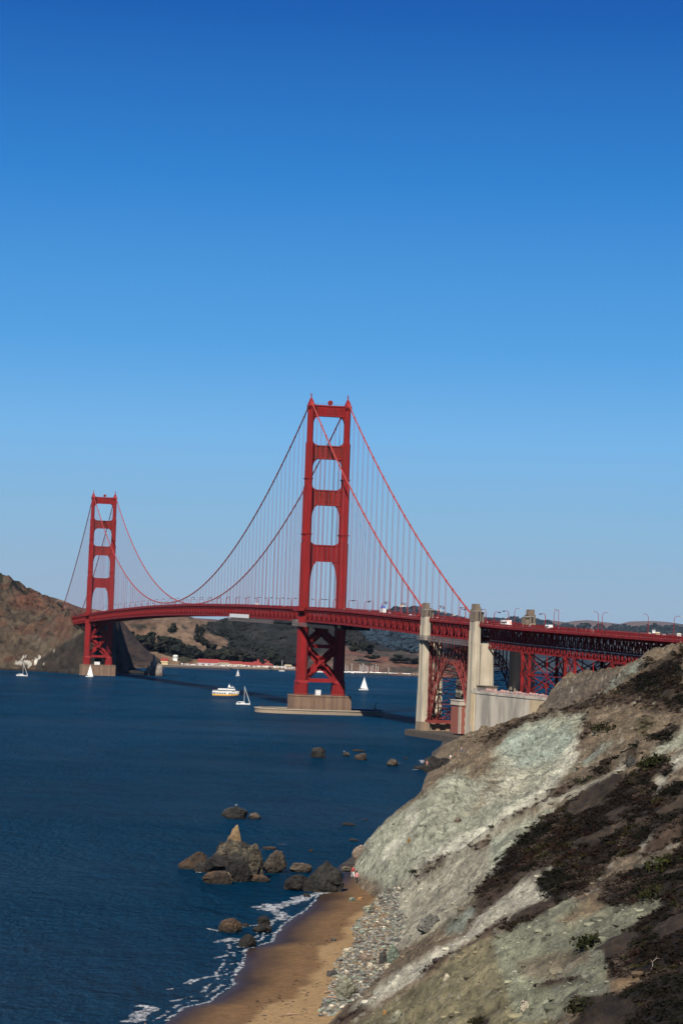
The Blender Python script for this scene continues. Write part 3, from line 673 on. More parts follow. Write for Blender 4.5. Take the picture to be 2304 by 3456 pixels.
# suspended deck ----------------------------------------------------
def strip(b, e0, e1, za, zb, n0, n1, step=15.24, mi=0):
    ns = list(np.arange(n0, n1, step)) + [n1]
    for a, c in zip(ns[:-1], ns[1:]):
        z0, z1 = zr(a), zr(c)
        b.add([(e0, a, z0 + za), (e1, a, z0 + za), (e1, c, z1 + za), (e0, c, z1 + za), (e0, a, z0 + zb), (e1, a, z0 + zb), (e1, c, z1 + zb), (e0, c, z1 + zb)],
              [(0, 3, 2, 1), (4, 5, 6, 7), (1, 2, 6, 5), (3, 0, 4, 7)] + ([(0, 1, 5, 4)] if a == n0 else []) + ([(2, 3, 7, 6)] if c == n1 else []), mi)
def deck(parent, n0, n1):
    b = MB(); strip(b, -9.4, 9.4, -1.95, -1.45, n0, n1); b.build('roadway', ROAD, parent)
    for sx in (-1, 1):
        a, c = sorted((sx * 9.5, sx * 14.5)); b = MB(); strip(b, a, c, -1.9, -1.2, n0, n1); b.build('sidewalk', mat('sidewalk', (.22, .20, .19), .9, .1, .3), parent)
        a, c = sorted((sx * 14.5, sx * 14.75)); b = MB(); strip(b, a, c, -2.35, -1.15, n0, n1); b.build('fascia_girder', DECKR, parent)
        b = MB(); a, c = sorted((sx * 14.45, sx * 14.62)); strip(b, a, c, -.12, 0, n0, n1); strip(b, a, c, -1.1, -1.0, n0, n1)
        for n in np.arange(n0, n1, 1.905): b.box(a - .02, c + .02, n - .12, n + .12, zr(n) - 1.12, zr(n) + .05)
        m_ = (a + c) / 2
        strip(b, m_ - .02, m_ + .02, -.75, -.5, n0, n1)
        b.build('railing', DECKR, parent)
        b = MB(); a, c = sorted((sx * 9.45, sx * 9.6)); strip(b, a, c, -1.2, -.45, n0, n1); b.build('traffic_barrier', DECKR, parent)
PW = 15.24
def truss_panel_mesh(depth=7.6, bracket=True, ov=1.3):
    b = MB(); zb = -3.3 - depth; h = PW / 2
    b.box(-.25, .25, -.55, .55, zb + .6, -3.2)                                  # main vertical
    b.box(-.22, .22, h - .32, h + .32, zb + .6, -3.2)                           # secondary vertical
    b.beam((0, .4, zb + .9), (0, h - .2, -3.6), .40, .75)                       # diagonals
    b.beam((0, h + .2, -3.6), (0, PW - .4, zb + .9), .36, .70)
    b.beam((0, h * .5, -3.3 - depth / 2), (0, h, zb + .9), .25, .3)
    for y in (1.0, h, PW - 1.0): b.box(-.32, .32, y - .8, y + .8, zb + .5, zb + 1.5)
    b.box(-.32, .32, h - .9, h + .9, -4.5, -3.3)
    if bracket:                                                                # sidewalk brackets leaning out
        for y in (0, h): b.beam((0, y, -7.2), (-ov, y, -3.0), .32, .35); b.beam((0, y, -3.6), (-ov, y, -3.3), .3, .3)
    return b.mesh('truss_panel', DECKR)
TPW = truss_panel_mesh()
def truss(parent, n0, n1, e=13.3, depth=7.6, panel=TPW, maxn=300, both=True, rng=None):
    for sx in (-1, 1):
        b = MB(); strip(b, *sorted((sx * e - .45, sx * e + .45)), -3.9, -3.1, n0, n1); b.build('top_chord', DECKR, parent)
        b = MB(); strip(b, *sorted((sx * e - .48, sx * e + .48)), -3.3 - depth, -3.3 - depth + .95, n0, n1); b.build('bottom_chord', DECKR, parent)
    k = 0
    for n in np.arange(n0, n1 - 1, PW):
        o = put('truss_panel', panel, parent, (-e, n, zr(n))); o.rotation_euler = (slope(n), 0, 0)
    b = MB(); d3 = 3.3 + depth                                                  # east truss web, floor beams, laterals
    for i, n in enumerate(np.arange(n0, n1 - 1, 7.62)):
        z = zr(n); z2 = zr(n + 7.62)
        b.box(e - .25, e + .25, n - .25, n + .25, z - d3 + .6, z - 3.2); b.beam((e, n, z - d3 + .8), (e, n + 7.62, z2 - 3.6), .4)
        b.box(-e, e, n - .25, n + .25, z - 4.0, z - 2.1)
        b.box(-e, e, n - .3, n + .3, z - d3 + .1, z - d3 + .7)
        b.beam((-e, n, z - d3 + .4), (e, n + 7.62, z2 - d3 + .4), .45, .35) if i % 2 else b.beam((e, n, z - d3 + .4), (-e, n + 7.62, z2 - d3 + .4), .45, .35)
        b.beam((-e, n, z - d3 + .6), (0, n, z - 3.8), .35); b.beam((e, n, z - d3 + .6), (0, n, z - 3.8), .35)
    for s_ in (-6, -3, 0, 3, 6): strip(b, s_ - .15, s_ + .15, -3.0, -1.96, n0, n1)
    b.build('floor_framing', DECKR, parent, kind='stuff')
deck(BR, -343, 1623); 
truss(BR, -343, 1623)
# arch span ----------------------------------------------------------
AS = thing('arch_bridge_span', 'red steel arch span between the two concrete pylons over the brick fort', 'arch span', (BX, BY, 0), HB)
A0, A1 = -435.0, -352.0
deck(AS, -446, -343.2); truss(AS, -440.5, -349.1)
AM = (A0 + A1) / 2; AH = (A1 - A0) / 2
def alow(n): return 42.5 - 34.5 * ((n - AM) / AH) ** 2
def aup(n): return 49.5 - 25.0 * abs((n - AM) / AH) ** 1.9
xs_ = np.linspace(A0, A1, 13)
for e in (-13.0, 13.0):
    b = MB(); b.tube([(e, n, alow(n)) for n in np.linspace(A0, A1, 33)], .5, 4); b.build('arch_rib', ARCHM, AS)
    b = MB()
    for i in range(12): b.beam((e, xs_[i], aup(xs_[i])), (e, xs_[i + 1], aup(xs_[i + 1])), .6, .6)
    b.build('upper_chord', ARCHM, AS)
    for i, n in enumerate(xs_):
        b = MB()
        b.beam((e, n, alow(n)), (e, n, aup(n)), .5, .45); b.beam((e - .25, n - .35, aup(n)), (e - .25, n - .35, zr(n) - 10.2), .4, .35); b.beam((e + .25, n + .35, aup(n)), (e + .25, n + .35, zr(n) - 10.2), .4, .35)
        if i < 12:
            m_ = xs_[i + 1]
            if i < 6: b.beam((e, n, alow(n)), (e, m_, aup(m_)), .38); b.beam((e, n, aup(n)), (e, (n + m_) / 2, (alow(n) + aup(m_)) / 2), .45)
            else: b.beam((e, n, aup(n)), (e, m_, alow(m_)), .38); b.beam((e, (n + m_) / 2, (aup(n) + alow(m_)) / 2), (e, m_, aup(m_)), .45)
        b.build('spandrel_column', ARCHM, AS)
for i, n in enumerate(xs_):
    b = MB()
    for z in (alow(n), aup(n)): b.beam((-13, n, z), (13, n, z), .38, .35)
    b.beam((-13, n, alow(n)), (0, n, aup(n)), .2); b.beam((13, n, alow(n)), (0, n, aup(n)), .2)
    zt = zr(n) - 10.5; za = aup(n); k = max(1, int((zt - za) / 11))
    for q in range(k):
        z0 = za + (zt - za) * q / k; z1 = za + (zt - za) * (q + 1) / k
        b.beam((-13, n, z0), (13, n, z1), .2); b.beam((13, n, z0), (-13, n, z1), .2); b.beam((-13, n, z1), (13, n, z1), .22)
    if i < 12:
        m_ = xs_[i + 1]; b.beam((-13, n, alow(n)), (13, m_, alow(m_)), .2); b.beam((13, n, alow(n)), (-13, m_, alow(m_)), .2); b.beam((-13, n, aup(n)), (13, m_, aup(m_)), .2)
    b.build('sway_bracing', ARCHM, AS)
for n in (A0, A1 + .5):                                              # end towers of the arch, springing bases
    b = MB()
    for e in (-14.6, -11.4, 11.4, 14.6):
        for dn in (-1.6, 1.6): b.beam((e, n + dn, 8), (e, n + dn, zr(n) - 10.5), .5)
    for q in range(8):
        z0 = 8 + q * 6; z1 = z0 + 6
        for e in (-13, 13):
            b.beam((e - 1.6, n, z0), (e + 1.6, n, z1), .22); b.beam((e + 1.6, n, z0), (e - 1.6, n, z1), .22); b.beam((e - 1.6, n, z1), (e + 1.6, n, z1), .35)
    b.build('end_post', ARCHM, AS)
b = MB()
for n in (A1, A1 - 9): b.box(-15.5, 15.5, n - .9, n + .9, 7.6, 9.2)
for e in (-15, -10, -5, 0, 5, 10, 15): b.box(e - .4, e + .4, A1 - 9, A1, 7.8, 8.8); b.beam((e, A1, 9), (e + (4 if e < 0 else -4), A1 - 3, 16), .5)
for q in range(4): b.beam((-15, A1 - 2 * q, 10 + 3 * q), (0, A1 - 2 * q, 10.5 + 3 * q), .5); b.beam((0, A1 - 2 * q, 10 + 3 * q), (15, A1 - 2 * q, 10.5 + 3 * q), .5)
b.build('springing_frame', ARCHM, AS)
# inspection traveller hung below the arch deck
sc = thing('maintenance_scaffold', 'long grey work platform slung under the deck beside the concrete pylons', 'scaffold', W_(0, -390), HB)
SCAF = mat('scaffold_steel', (.10, .085, .088), .7, .4, .4)
def scaffold(par, n0, n1, e, zoff, tarp=False):
    b = MB()
    for n in np.arange(n0, n1 + .1, 2.2):
        z = zr(n) + zoff; b.box(e - .1, e + .1, n - .1, n + .1, z, z + 2.6); b.box(e - 3.1, e - 2.9, n - .1, n + .1, z, z + 2.6)
    b.build('uprights', SCAF, par, kind='stuff', loc=(0, -NREF, 0))
    b = MB()
    for z_ in (0, 1.2, 2.4): strip(b, e - .1, e + .1, zoff + z_, zoff + z_ + .22, n0, n1); strip(b, e - 3.1, e - 2.9, zoff + z_, zoff + z_ + .18, n0, n1)
    b.build('rails', SCAF, par, loc=(0, -NREF, 0))
    b = MB(); strip(b, e - 3.2, e + .2, zoff - .3, zoff - .02, n0, n1); b.build('platform', mat('platform_boards', (.07, .055, .055), .8, .3, .6), par, loc=(0, -NREF, 0))
NREF = -390; scaffold(sc, -440, -338, -15.6, -13.2)
sc2 = thing('maintenance_scaffold', 'grey mesh work platform slung under the deck left of the nearer tower', 'scaffold', W_(0, 190), HB); NREF = 190
scaffold(sc2, 110, 290, -13.6, -14.0); b = MB(); strip(b, -13, 13, -14.2, -13.9, 60, 250); b.build('lower_deck', mat('dark_mesh', (.012, .012, .014), .9), sc2, loc=(0, -190, 0))
b = MB(); strip(b, -15.1, -14.8, -11.3, -8.3, 205, 290); b.build('white_tarpaulin', WHITE, sc2, loc=(0, -190, 0))
sc3 = thing('maintenance_scaffold', 'short grey scaffold cage hanging beside the leg of the nearer tower', 'scaffold', W_(0, 5), HB); NREF = 5
scaffold(sc3, -20, 16, -15.4, -14.0)
b = MB(); strip(b, -12.9, 12.9, -14.6, -11.3, -95, 30); b.build('containment_deck', mat('dark_mesh', (.012, .012, .014), .9), sc3, loc=(0, -5, 0))
b = MB()
for n in np.arange(2, 16, 1.4): b.box(-19, -15, n - .06, n + .06, zr(n) - 14, zr(n) - 9.5)
for z in (-14, -12.5, -11, -9.6): b.box(-19.1, -18.9, 2, 16, zr(5) + z, zr(5) + z + .15)
b.build('cage', SCAF, sc3, loc=(0, -5, 0))

# pylons --------------------------------------------------------------
def pylon(e0, n, sx, ztop, label, base=3):
    """e0 outer face (signed by sx), the shaft steps inwards above the deck"""
    t = thing('concrete_pylon', label, 'pylon', W_(-1.5 * sx, n), HB, 'concrete pylons beside the roadway')
    def bx(b, a, c, y0, y1, z0, z1): x0, x1 = sorted((sx * a, sx * c)); b.box(x0, x1, y0, y1, z0, z1)
    zd = zr(n)
    b = MB()
    b.taper(*sorted((sx * 7.0, sx * 19.2)), -6.4, 6.4, base, 26, .35, .4)
    b.taper(*sorted((sx * 7.4, sx * 18.8)), -6.0, 6.0, 26, zd - 11.6, .4, .4); 
    b.taper(*sorted((sx * 15.2, sx * 18.6)), -5.4, 5.4, zd - 11.6, zd, .2, .3)
    for k in (-3.5, 3.5): bx(b, 18.5, 19.0, k - .9, k + .9, 20, zd - 5)      # buttress strips on the outer face
    for k in (9.0, 16.4): bx(b, k - .8, k + .8, -6.5, -5.9, 12, zd - 12)
    b.build('shaft', CONC, t)
    b = MB()
    bx(b, 15.1, 18.5, -4.8, 4.8, zd, ztop - 2.8); bx(b, 15.6, 18.2, -3.6, 3.6, ztop - 2.8, ztop)
    bx(b, 13.2, 15.1, -3.6, 3.6, zd - 1.2, ztop - 4.2); bx(b, 15.1, 18.7, -1.7, 1.7, zd, ztop - 1.2)
    for k in (15.9, 17.7): bx(b, k - .35, k + .35, -5.0, -4.8, zd, ztop - 3.4)
    b.build('cap', mat('weathered_cap', (.19, .15, .105), .9, .2, .3, c2=(.13, .10, .075), stain=((.10, .08, .065), (.4, .4, .05), .7)), t)
    b = MB(); bx(b, 16.1, 16.7, -5.04, -4.8, zd + .4, ztop - 4.0); b.build('recess', DARK, t)
    b = MB(); bx(b, 13.6, 19.6, -4.9, -4.5, ztop - 4.0, ztop - 3.7); b.beam((sx * 12.4, -4.7, ztop - 3.9), (sx * 15, -4.7, ztop - 3.9), .25); b.build('lamp_bracket', GREYM, t)
    return t
P_SW = pylon(0, -345, -1, 76.6, 'concrete pylon standing at the seaward side where the red cable meets the deck')
P_SE = pylon(0, -345, 1, 75.4, 'concrete pylon mostly hidden behind the large front pylon')
P_NW = pylon(0, -447.5, -1, 75.2, 'large front concrete pylon beside the brick fort and grey concrete wall')
P_NE = pylon(0, -447.5, 1, 73.3, 'brownish concrete pylon rising behind the roadway right of the large one')
# anchorage housing wall
an = thing('anchorage_wall', 'high board marked concrete wall below the viaduct, streaked grey and ochre', 'wall', W_(0, -515), HB)
b = MB(); b.box(-17.2, 17, -79, 64, -1, 27.4); b.box(-17.5, 17.2, -79.2, 64.2, 27.4, 28.6)
b.build('wall_body', CONCW, an)
for k in (2, 5, 7):
    b = MB(); b.box(-17.24, -17.19, -78 + k * 15.6, -78 + k * 15.6 + .25, 3, 27.4); b.build('pilaster_joint', mat('joint_dark', (.15, .13, .11), .9), an)  # thin darker strips mark the wall joints
b = MB(); b.box(-17.6, -16.9, 57.5, 64.3, -1, 27.2); b.build('ochre_buttress', mat('ochre_concrete', (.46, .355, .215), .9, .15, .2), an)
b = MB(); b.box(-17.26, -17.2, -79.1, -38, 2, 27.3); b.build('ochre_panel', mat('ochre_concrete2', (.46, .36, .225), .9, .12, .15, stain=((.3, .24, .16), (.3, .3, .05), .5)), an)
b = MB()
for n in np.arange(-78, 64, 1.6): b.box(-17.0, -16.9, n, n + .12, 28.6, 29.8)
strip_z = [(-17.05, -16.85, -78, 64, 29.75, 29.9)]
for t_ in strip_z: b.box(*t_)
b.build('parapet_rail', GREYM, an)
b = MB(); b.box(-15.4, -9, 44, 60, 28.6, 31.4); b.box(-15.8, -8.6, 43.6, 60.4, 31.4, 31.7); b.build('roof_hut', mat('weathered_cap', (.2, .16, .11)), an)
for k in range(46):
    pass
b = MB(); rr = random.Random(3)
for k in range(40):
    n = -70 + k * 3.0 + rr.random(); b.box(-16.6, -15.4, n, n + rr.uniform(.5, 2), 28.6, 28.6 + rr.uniform(.7, 1.9))
b.build('stored_gear', mat('site_gear', (.5, .12, .09), .7, .6, .8, c2=(.5, .45, .4)), an, kind='stuff')

# viaduct -------------------------------------------------------------
VI = thing('viaduct', 'red steel approach viaduct on braced towers right of the concrete pylons', 'viaduct', (BX, BY, 0), HB)
V0, V1 = -900.0, -446.2
deck(VI, V0, V1)
for sx in (-1, 1):
    b = MB(); strip(b, *sorted((sx * 9.2 - .4, sx * 9.2 + .4)), -3.6, -2.7, V0, V1); b.build('top_chord', DECKR, VI)
    b = MB(); strip(b, *sorted((sx * 9.2 - .35, sx * 9.2 + .35)), -13.9, -13.3, V0, V1 + 6); strip(b, *sorted((sx * 9.2 - .3, sx * 9.2 + .3)), -10.3, -9.9, V0, V1 + 6); b.build('bottom_chord', DECKR, VI)
b = MB(); PL = 9.1
b.beam((0, 0, -13.6), (0, PL / 2, -3.2), .5, .42); b.beam((0, PL, -13.6), (0, PL / 2, -3.2), .5, .42); b.box(-.25, .25, -.2, .2, -13.6, -3); b.box(-.22, .22, PL / 2 - .18, PL / 2 + .18, -13.6, -10)
b.beam((0, 0, -13.4), (0, 1.6, -10.2), .3); b.beam((0, PL, -13.4), (0, PL - 1.6, -10.2), .3)
b.beam((0, PL / 2, -3.4), (-5, PL / 2, -2.4), .35, .3); b.beam((0, PL / 2, -5.4), (-5, PL / 2, -2.8), .3, .25)
VP = b.mesh('truss_panel', DECKR)
b = MB()
for i, n in enumerate(np.arange(V0, V1 - PL, PL)):
    o = put('truss_panel', VP, VI, (-9.2, n, zr(n))); o.rotation_euler = (slope(n), 0, 0)
    z = zr(n); b.box(-14, 14, n - .25, n + .25, z - 3.6, z - 2.2); b.box(-9, 9, n - .2, n + .2, z - 13.8, z - 13.3); b.beam((-9, n, z - 13.5), (9, n + PL, z - 13.5), .35); b.beam((9, n, z - 13.5), (-9, n + PL, z - 13.5), .35)
    b.beam((9.2, n, z - 13.6), (9.2, n + PL / 2, z - 3.2), .5); b.beam((9.2, n + PL, z - 13.6), (9.2, n + PL / 2, z - 3.2), .5); b.beam((-9, n, z - 13.6), (0, n, z - 3.4), .35); b.beam((9, n, z - 13.6), (0, n, z - 3.4), .35)
    b.box(-14, 14, n + PL / 2 - .2, n + PL / 2 + .2, z - 3.2, z - 2.2)
for s_ in (-12, -8, -4, 0, 4, 8, 12): strip(b, s_ - .15, s_ + .15, -3.0, -1.96, V0, V1)
b.build('floor_framing', DECKR, VI, kind='stuff')
b = MB()
for n in np.arange(V0, V1 - 10, 2.0): b.box(-9.7, -9.58, n, n + .9, zr(n) - 9.6, zr(n) - 9.3)
b.build('catwalk_brackets', WHITE, VI, kind='stuff')
def bent(n0, n1, zb):
    zt = zr(n0) - 13.9; cols = []
    for e in (-9.2, 9.2):
        for n in (n0, n1):
            b = MB(); b.box(e - .65, e + .65, n - .6, n + .6, zb, zt); b.box(e - 1.2, e + 1.2, n - 1.1, n + 1.1, zb, zb + 1.0); b.build('column', DECKR, VI)
    k = max(1, round((zt - zb) / 11)); b = MB()
    for q in range(k):
        z0 = zb + (zt - zb) * q / k; z1 = zb + (zt - zb) * (q + 1) / k
        for e in (-9.2, 9.2): b.beam((e, n0, z0), (e, n1, z1), .45); b.beam((e, n1, z0), (e, n0, z1), .45); b.beam((e, n0, z1), (e, n1, z1), .5)
        for n in (n0, n1): b.beam((-9.2, n, z0), (9.2, n, z1), .55); b.beam((9.2, n, z0), (-9.2, n, z1), .55); b.beam((-9.2, n, z1), (9.2, n, z1), .5)
        for e in (-9.2, 9.2): 
            for n in (n0, n1): b.box(e - .9, e + .9, n - .9, n + .9, z1 - 1.0, z1 + .6 if z1 < zt - 1 else zt + .2)
        b.box(-1.2, 1.2, n0 - .5, n0 + .5, (z0 + z1) / 2 - 1.2, (z0 + z1) / 2 + 1.2)
    b.build('cross_bracing', DECKR, VI)
bent(-526, -514, 28.6); bent(-597, -583, 20); bent(-668, -650, 22); bent(-706, -688, 28)
b = MB()                                                           # long-span bracing between the bents, seen below the deck
for (a, c) in ((-583, -526), (-650, -597)):
    for e in (-9.2, 9.2):
        z0 = 29; z1 = zr(a) - 14; m_ = (a + c) / 2
        b.beam((e, a, z0), (e, m_, (z0 + z1) / 2), .4); b.beam((e, c, z0), (e, m_, (z0 + z1) / 2), .4); b.beam((e, m_, (z0 + z1) / 2), (e, a, z1), .4); b.beam((e, m_, (z0 + z1) / 2), (e, c, z1), .4); b.beam((e, a, (z0 + z1) / 2), (e, c, (z0 + z1) / 2), .4); b.beam((e, m_, z0), (e, m_, z1), .4)
b.build('span_bracing', DECKR, VI)
# brick fort under the arch
ft = thing('brick_fort', 'red brick fort bastion with granite corners under the steel arch', 'fort', W_(-13.6, -416), HB)
b = MB(); b.box(0, 34, 0, 17, 4, 19.6); b.build('wall', BRICK, ft)
b = MB(); b.box(-.5, 34.5, -.5, 17.5, 19.6, 20.2); b.box(-.3, 34.3, -.3, 17.3, 20.2, 22.0); b.box(-.6, 34.6, -.6, 17.6, 22.0, 22.5); b.build('cornice', GRAN, ft)
b = MB()
for i in range(24):
    w_ = 1.3 if i % 2 else .9; z = 4 + i * .65; b.box(-.06, w_, -.06, .3, z, z + .6); b.box(-.06, .3, -.06, w_ + .9, z, z + .6)
b.build('corner_quoins', GRAN, ft)
for z in (6.6, 11.2, 16.0):
    f = MB(); f.box(3.0, 4.7, -.10, .05, z - .2, z + 1.7); f = f.build('window', GRAN, ft); q = MB(); q.box(3.3, 4.4, -.16, -.05, z + .1, z + 1.4); q.build('pane', DARK, f)
# sea wall the pylon stands on
sw = thing('sea_wall', 'dark low sea wall ledge at the waterline under the arch', 'sea wall', W_(0, -390), HB)
b = MB(); b.prism([(-21, 54), (-27, 40), (-25, -20), (-22, -70), (24, -70), (24, 56)], -2, 3.1); b.build('ledge', mat('wet_ledge', (.055, .045, .035), .8, .3, .3), sw)
b = MB(); b.box(-19.5, 18, 32, 44, 3.1, 8.0)
for e in (-17, -11, -5, 1): b.box(e, e + 2.4, 31.2, 44, 3.1, 7.6)
b.build('footing_block', CONCD, sw)

#@@FAR
# ------------------------------------------------------------------ distant land
HILLM = terrain_mat('hill_ground', 4.0, .06)
def field(SECd, dx=10.0, x0=-600, x1=3000, right=1.0, left=1.0):
    ky = np.array(sorted(SECd)); g = np.arange(x0, x1, dx); kz = []
    for Y in ky:
        pts = SECd[Y]; kz.append(np.interp(g, [p[0] for p in pts], [(-4 if p[1] is None else at_Y(p[0], p[1], Y)[2]) for p in pts]))
    kz = np.array(kz)
    def f(px, Y):
        i = np.clip(np.searchsorted(ky, Y) - 1, 0, len(ky) - 2); t = np.clip((Y - ky[i]) / (ky[i + 1] - ky[i]), 0, 1); t = t * t * (3 - 2 * t)
        u = np.clip((px - x0) / dx, 0, len(g) - 1.001); j = u.astype(int); fu = u - j
        return (kz[i, j] * (1 - fu) + kz[i, j + 1] * fu) * (1 - t) + (kz[i + 1, j] * (1 - fu) + kz[i + 1, j + 1] * fu) * t
    return f
def land(name, zf, px0, px1, Y0, Y1, nx, ny, colf, **kw):
    a = (np.linspace(px0, px1, nx) - 1152) / F; y = np.geomspace(Y0, Y1, ny); A, Yg = np.meshgrid(a, y); X = A * Yg
    px = px_of(X, Yg, 0.0); Z = zf(px, X, Yg); c = colf(px_of(X, Yg, Z), py_of(X, Yg, Z), X, Yg, Z)
    f = grid_faces(ny, nx); keep = Z.ravel()[f].max(1) > -2.5; f = f[keep]; u, inv = np.unique(f, return_inverse=True)
    V_ = np.stack([X, Yg, Z], -1).reshape(-1, 3)[u]
    o = put(name, npmesh(name, V_, inv.reshape(f.shape), HILLM, True, c.reshape(-1, 3)[u]), None); 
    for k, v in kw.items(): o[k] = v
    return o
HEAD = {
 2985: [(-600, None), (3000, None)],
 3012: [(-600, None), (225, None), (245, 2245), (262, 2200), (285, 2150), (305, 2150), (318, 2190), (326, None), (3000, None)],
 3070: [(-600, None), (150, None), (175, 2250), (205, 2205), (240, 2152), (262, 2118), (285, 2098), (320, 2092), (345, 2098), (352, 2140), (358, None), (3000, None)],
 3150: [(-600, 2200), (0, 2236), (60, 2208), (120, 2180), (165, 2120), (195, 2082), (222, 2070), (244, 2078), (260, 2098), (300, 2090), (340, 2082), (370, 2090), (382, 2140), (392, None), (3000, None)],
 3240: [(-600, 2000), (0, 2125), (100, 2122), (160, 2088), (200, 2064), (225, 2064), (245, 2080), (262, 2094), (330, 2088), (375, 2084), (396, 2100), (412, 2180), (430, None), (3000, None)],
 3340: [(-600, 1800), (0, 2045), (100, 2070), (200, 2060), (262, 2078), (330, 2080), (395, 2100), (418, 2180), (440, 2252), (490, 2266), (500, None), (3000, None)],
 3480: [(-600, 1600), (-200, 1830), (0, 1948), (28, 1962), (70, 1990), (100, 2005), (150, 2022), (172, 2040), (200, 2060), (225, 2072), (300, 2085), (400, 2120), (450, 2255), (460, None), (3000, None)],
 3800: [(-600, 1900), (0, 2040), (200, 2100), (450, None), (3000, None)],
}
hf = field(HEAD, 6.0)
def hz(px, X, Y):
    z = hf(px, Y); k = np.clip((z + 2) / 14, 0, 1)
    d = (ridged(X / 40 + Y / 130, Y / 50 - X / 80, 5, 131) - .55) * 34 + fbm(X / 12, Y / 16, 5, 132) * 9
    return np.where(z > -3, z + d * k * .62, z)
def hcol(px, py, X, Y, Z):
    a = fbm(X / 30, Y / 60 + Z / 20, 4, 141); b = fbm(X / 9 + Z / 6, Y / 30, 4, 142)
    c = np.zeros(X.shape + (3,)); c[:] = (.072, .053, .036)
    red = np.clip(a * 3 - .2, 0, 1)[..., None] * .7; c = c * (1 - red) + np.array((.095, .046, .030)) * red
    red2 = np.clip(1.6 - np.hypot((px - 110) / 55, (py - 2025) / 30), 0, 1)[..., None]; c = c * (1 - red2 * .7) + np.array((.13, .050, .030)) * red2 * .7
    gr = np.clip(b * 3 - .1, 0, 1)[..., None] * .5; c = c * (1 - gr) + np.array((.105, .088, .062)) * gr
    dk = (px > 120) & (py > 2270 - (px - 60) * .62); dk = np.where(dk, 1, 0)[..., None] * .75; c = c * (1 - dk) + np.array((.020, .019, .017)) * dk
    gd = (fbm(X / 9, Y / 30, 4, 143) > .22) & (py < np.interp(px, [0, 100, 200, 300], [1968, 2024, 2078, 2096])); c[gd] = (.022, .022, .014)
    wmask = (np.hypot((px - 100) / 52, (py - 2235 + (px - 100) * .10) / 24) + fbm(X / 4, Z / 5, 4, 144) * 1.8 < .42) & (px > 40)
    c[wmask] = (.40, .38, .33)
    wmask = (np.hypot((px - 184) / 10, (py - 2196) / 18) + fbm(X / 5, Z / 6, 3, 145) * .8 < .6); c[wmask] = (.34, .32, .28)
    c[px > 345] = (.016, .014, .013); c[Z < 2.5] = (.02, .018, .016)  # right-hand cliff face: its shade is put into the colour; dark rock at the waterline
    cr_ = np.clip((ridged(X / 26 + Z / 22, Y / 70 + Z / 16, 4, 147) - .78) * 7, 0, 1); return c * (1 + .45 * fbm(X / 5, Z / 5 + Y / 12, 4, 146))[..., None] * (.70 * (1 - .6 * cr_))[..., None]  # ridged streaks darken the colour to imitate shaded clefts
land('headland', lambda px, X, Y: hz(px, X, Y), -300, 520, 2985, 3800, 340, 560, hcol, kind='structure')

def ridge_land(name, ridge, Yb, Yr, Yk, col, rough=1.0, nx=300, ny=120, **kw):
    rx = [p[0] for p in ridge]; rz = [at_Y(p[0], p[1], Yr)[2] for p in ridge]
    ybx = Yb if hasattr(Yb, '__len__') else [(rx[0], Yb), (rx[-1], Yb)]
    def zf(px, X, Y):
        zr_ = np.interp(px, rx, rz); yb = np.interp(px, [p[0] for p in ybx], [p[1] for p in ybx])
        t = np.clip((Y - yb) / (Yr - yb), -1, 1); b = np.clip((Y - Yr) / (Yk - Yr), 0, 1)
        prof = np.where(t < 0, t * .3, t ** .75) * (1 - b * b)
        edge = np.clip((px - rx[0]) / 25, 0, 1) * np.clip((rx[-1] - px) / 25, 0, 1)
        L = (Yr - Yb if not hasattr(Yb, '__len__') else Yr - ybx[0][1])
        d = (ridged(X / (L * .16), Y / (L * .3), 4, 151) - .6) * rough * 30 + fbm(X / (L * .05), Y / (L * .1), 3, 152) * rough * 6
        env = np.clip(t * 4, 0, 1) * np.clip((1 - np.abs(t)) * 3 + .12, 0, 1)
        return (prof * zr_ + d * env * np.clip(zr_ / 120, .1, 1)) * edge + np.where(edge < .02, -6, 0) + .6 * np.sign(t) * (t > 0)
    Y0 = min(p[1] for p in ybx) * .99
    return land(name, zf, rx[0], rx[-1], Y0, Yk, nx, ny, col, kind='structure')
def grassy(base, dark, thr=.15, s=60, seed=161, c3=None):
    def f(px, py, X, Y, Z):
        c = np.zeros(X.shape + (3,)); c[:] = base; m = fbm(X / s, Y / (s * 2.2), 5, seed, .6); k = np.clip((m - thr) * 9, 0, 1)[..., None]
        if c3 is not None: k3 = np.clip(fbm(X / (s * 2), Y / (s * 4), 3, seed + 3) * 4, 0, 1)[..., None]; c = c * (1 - k3) + np.array(c3) * k3
        c = c * (1 - k) + np.array(dark) * k
        return c * (1 + .25 * fbm(X / (s * .2), Y / (s * .4), 3, seed + 5))[..., None]
    return f
TAN = (.125, .080, .056); TANR = (.125, .055, .037); DKG = (.022, .026, .018)
ridge_land('grassy_hill', [(120, 2030), (150, 2012), (168, 2016), (210, 2028), (240, 2042), (270, 2052), (330, 2060), (390, 2080), (420, 2110), (460, 2160), (500, 2200), (560, 2240)], 3750, 4100, 4600, lambda px, py, X, Y, Z: grassy(TAN, (.055, .04, .028), .2, 40)(px, py, X, Y, Z) * np.where(px > 350, np.clip(1 - (px - 350) / 60, .42, 1), 1)[..., None], .5)
ridge_land('grassy_hill', [(330, 2090), (380, 2062), (470, 2060), (560, 2066), (600, 2074), (640, 2083), (690, 2100), (735, 2114), (800, 2150), (870, 2215)], [(330, 4150), (560, 4250), (870, 4360)], 4900, 5600, grassy((.13, .086, .056), (.034, .031, .02), .12, 55, c3=(.10, .058, .037)), .9, 360, 160)
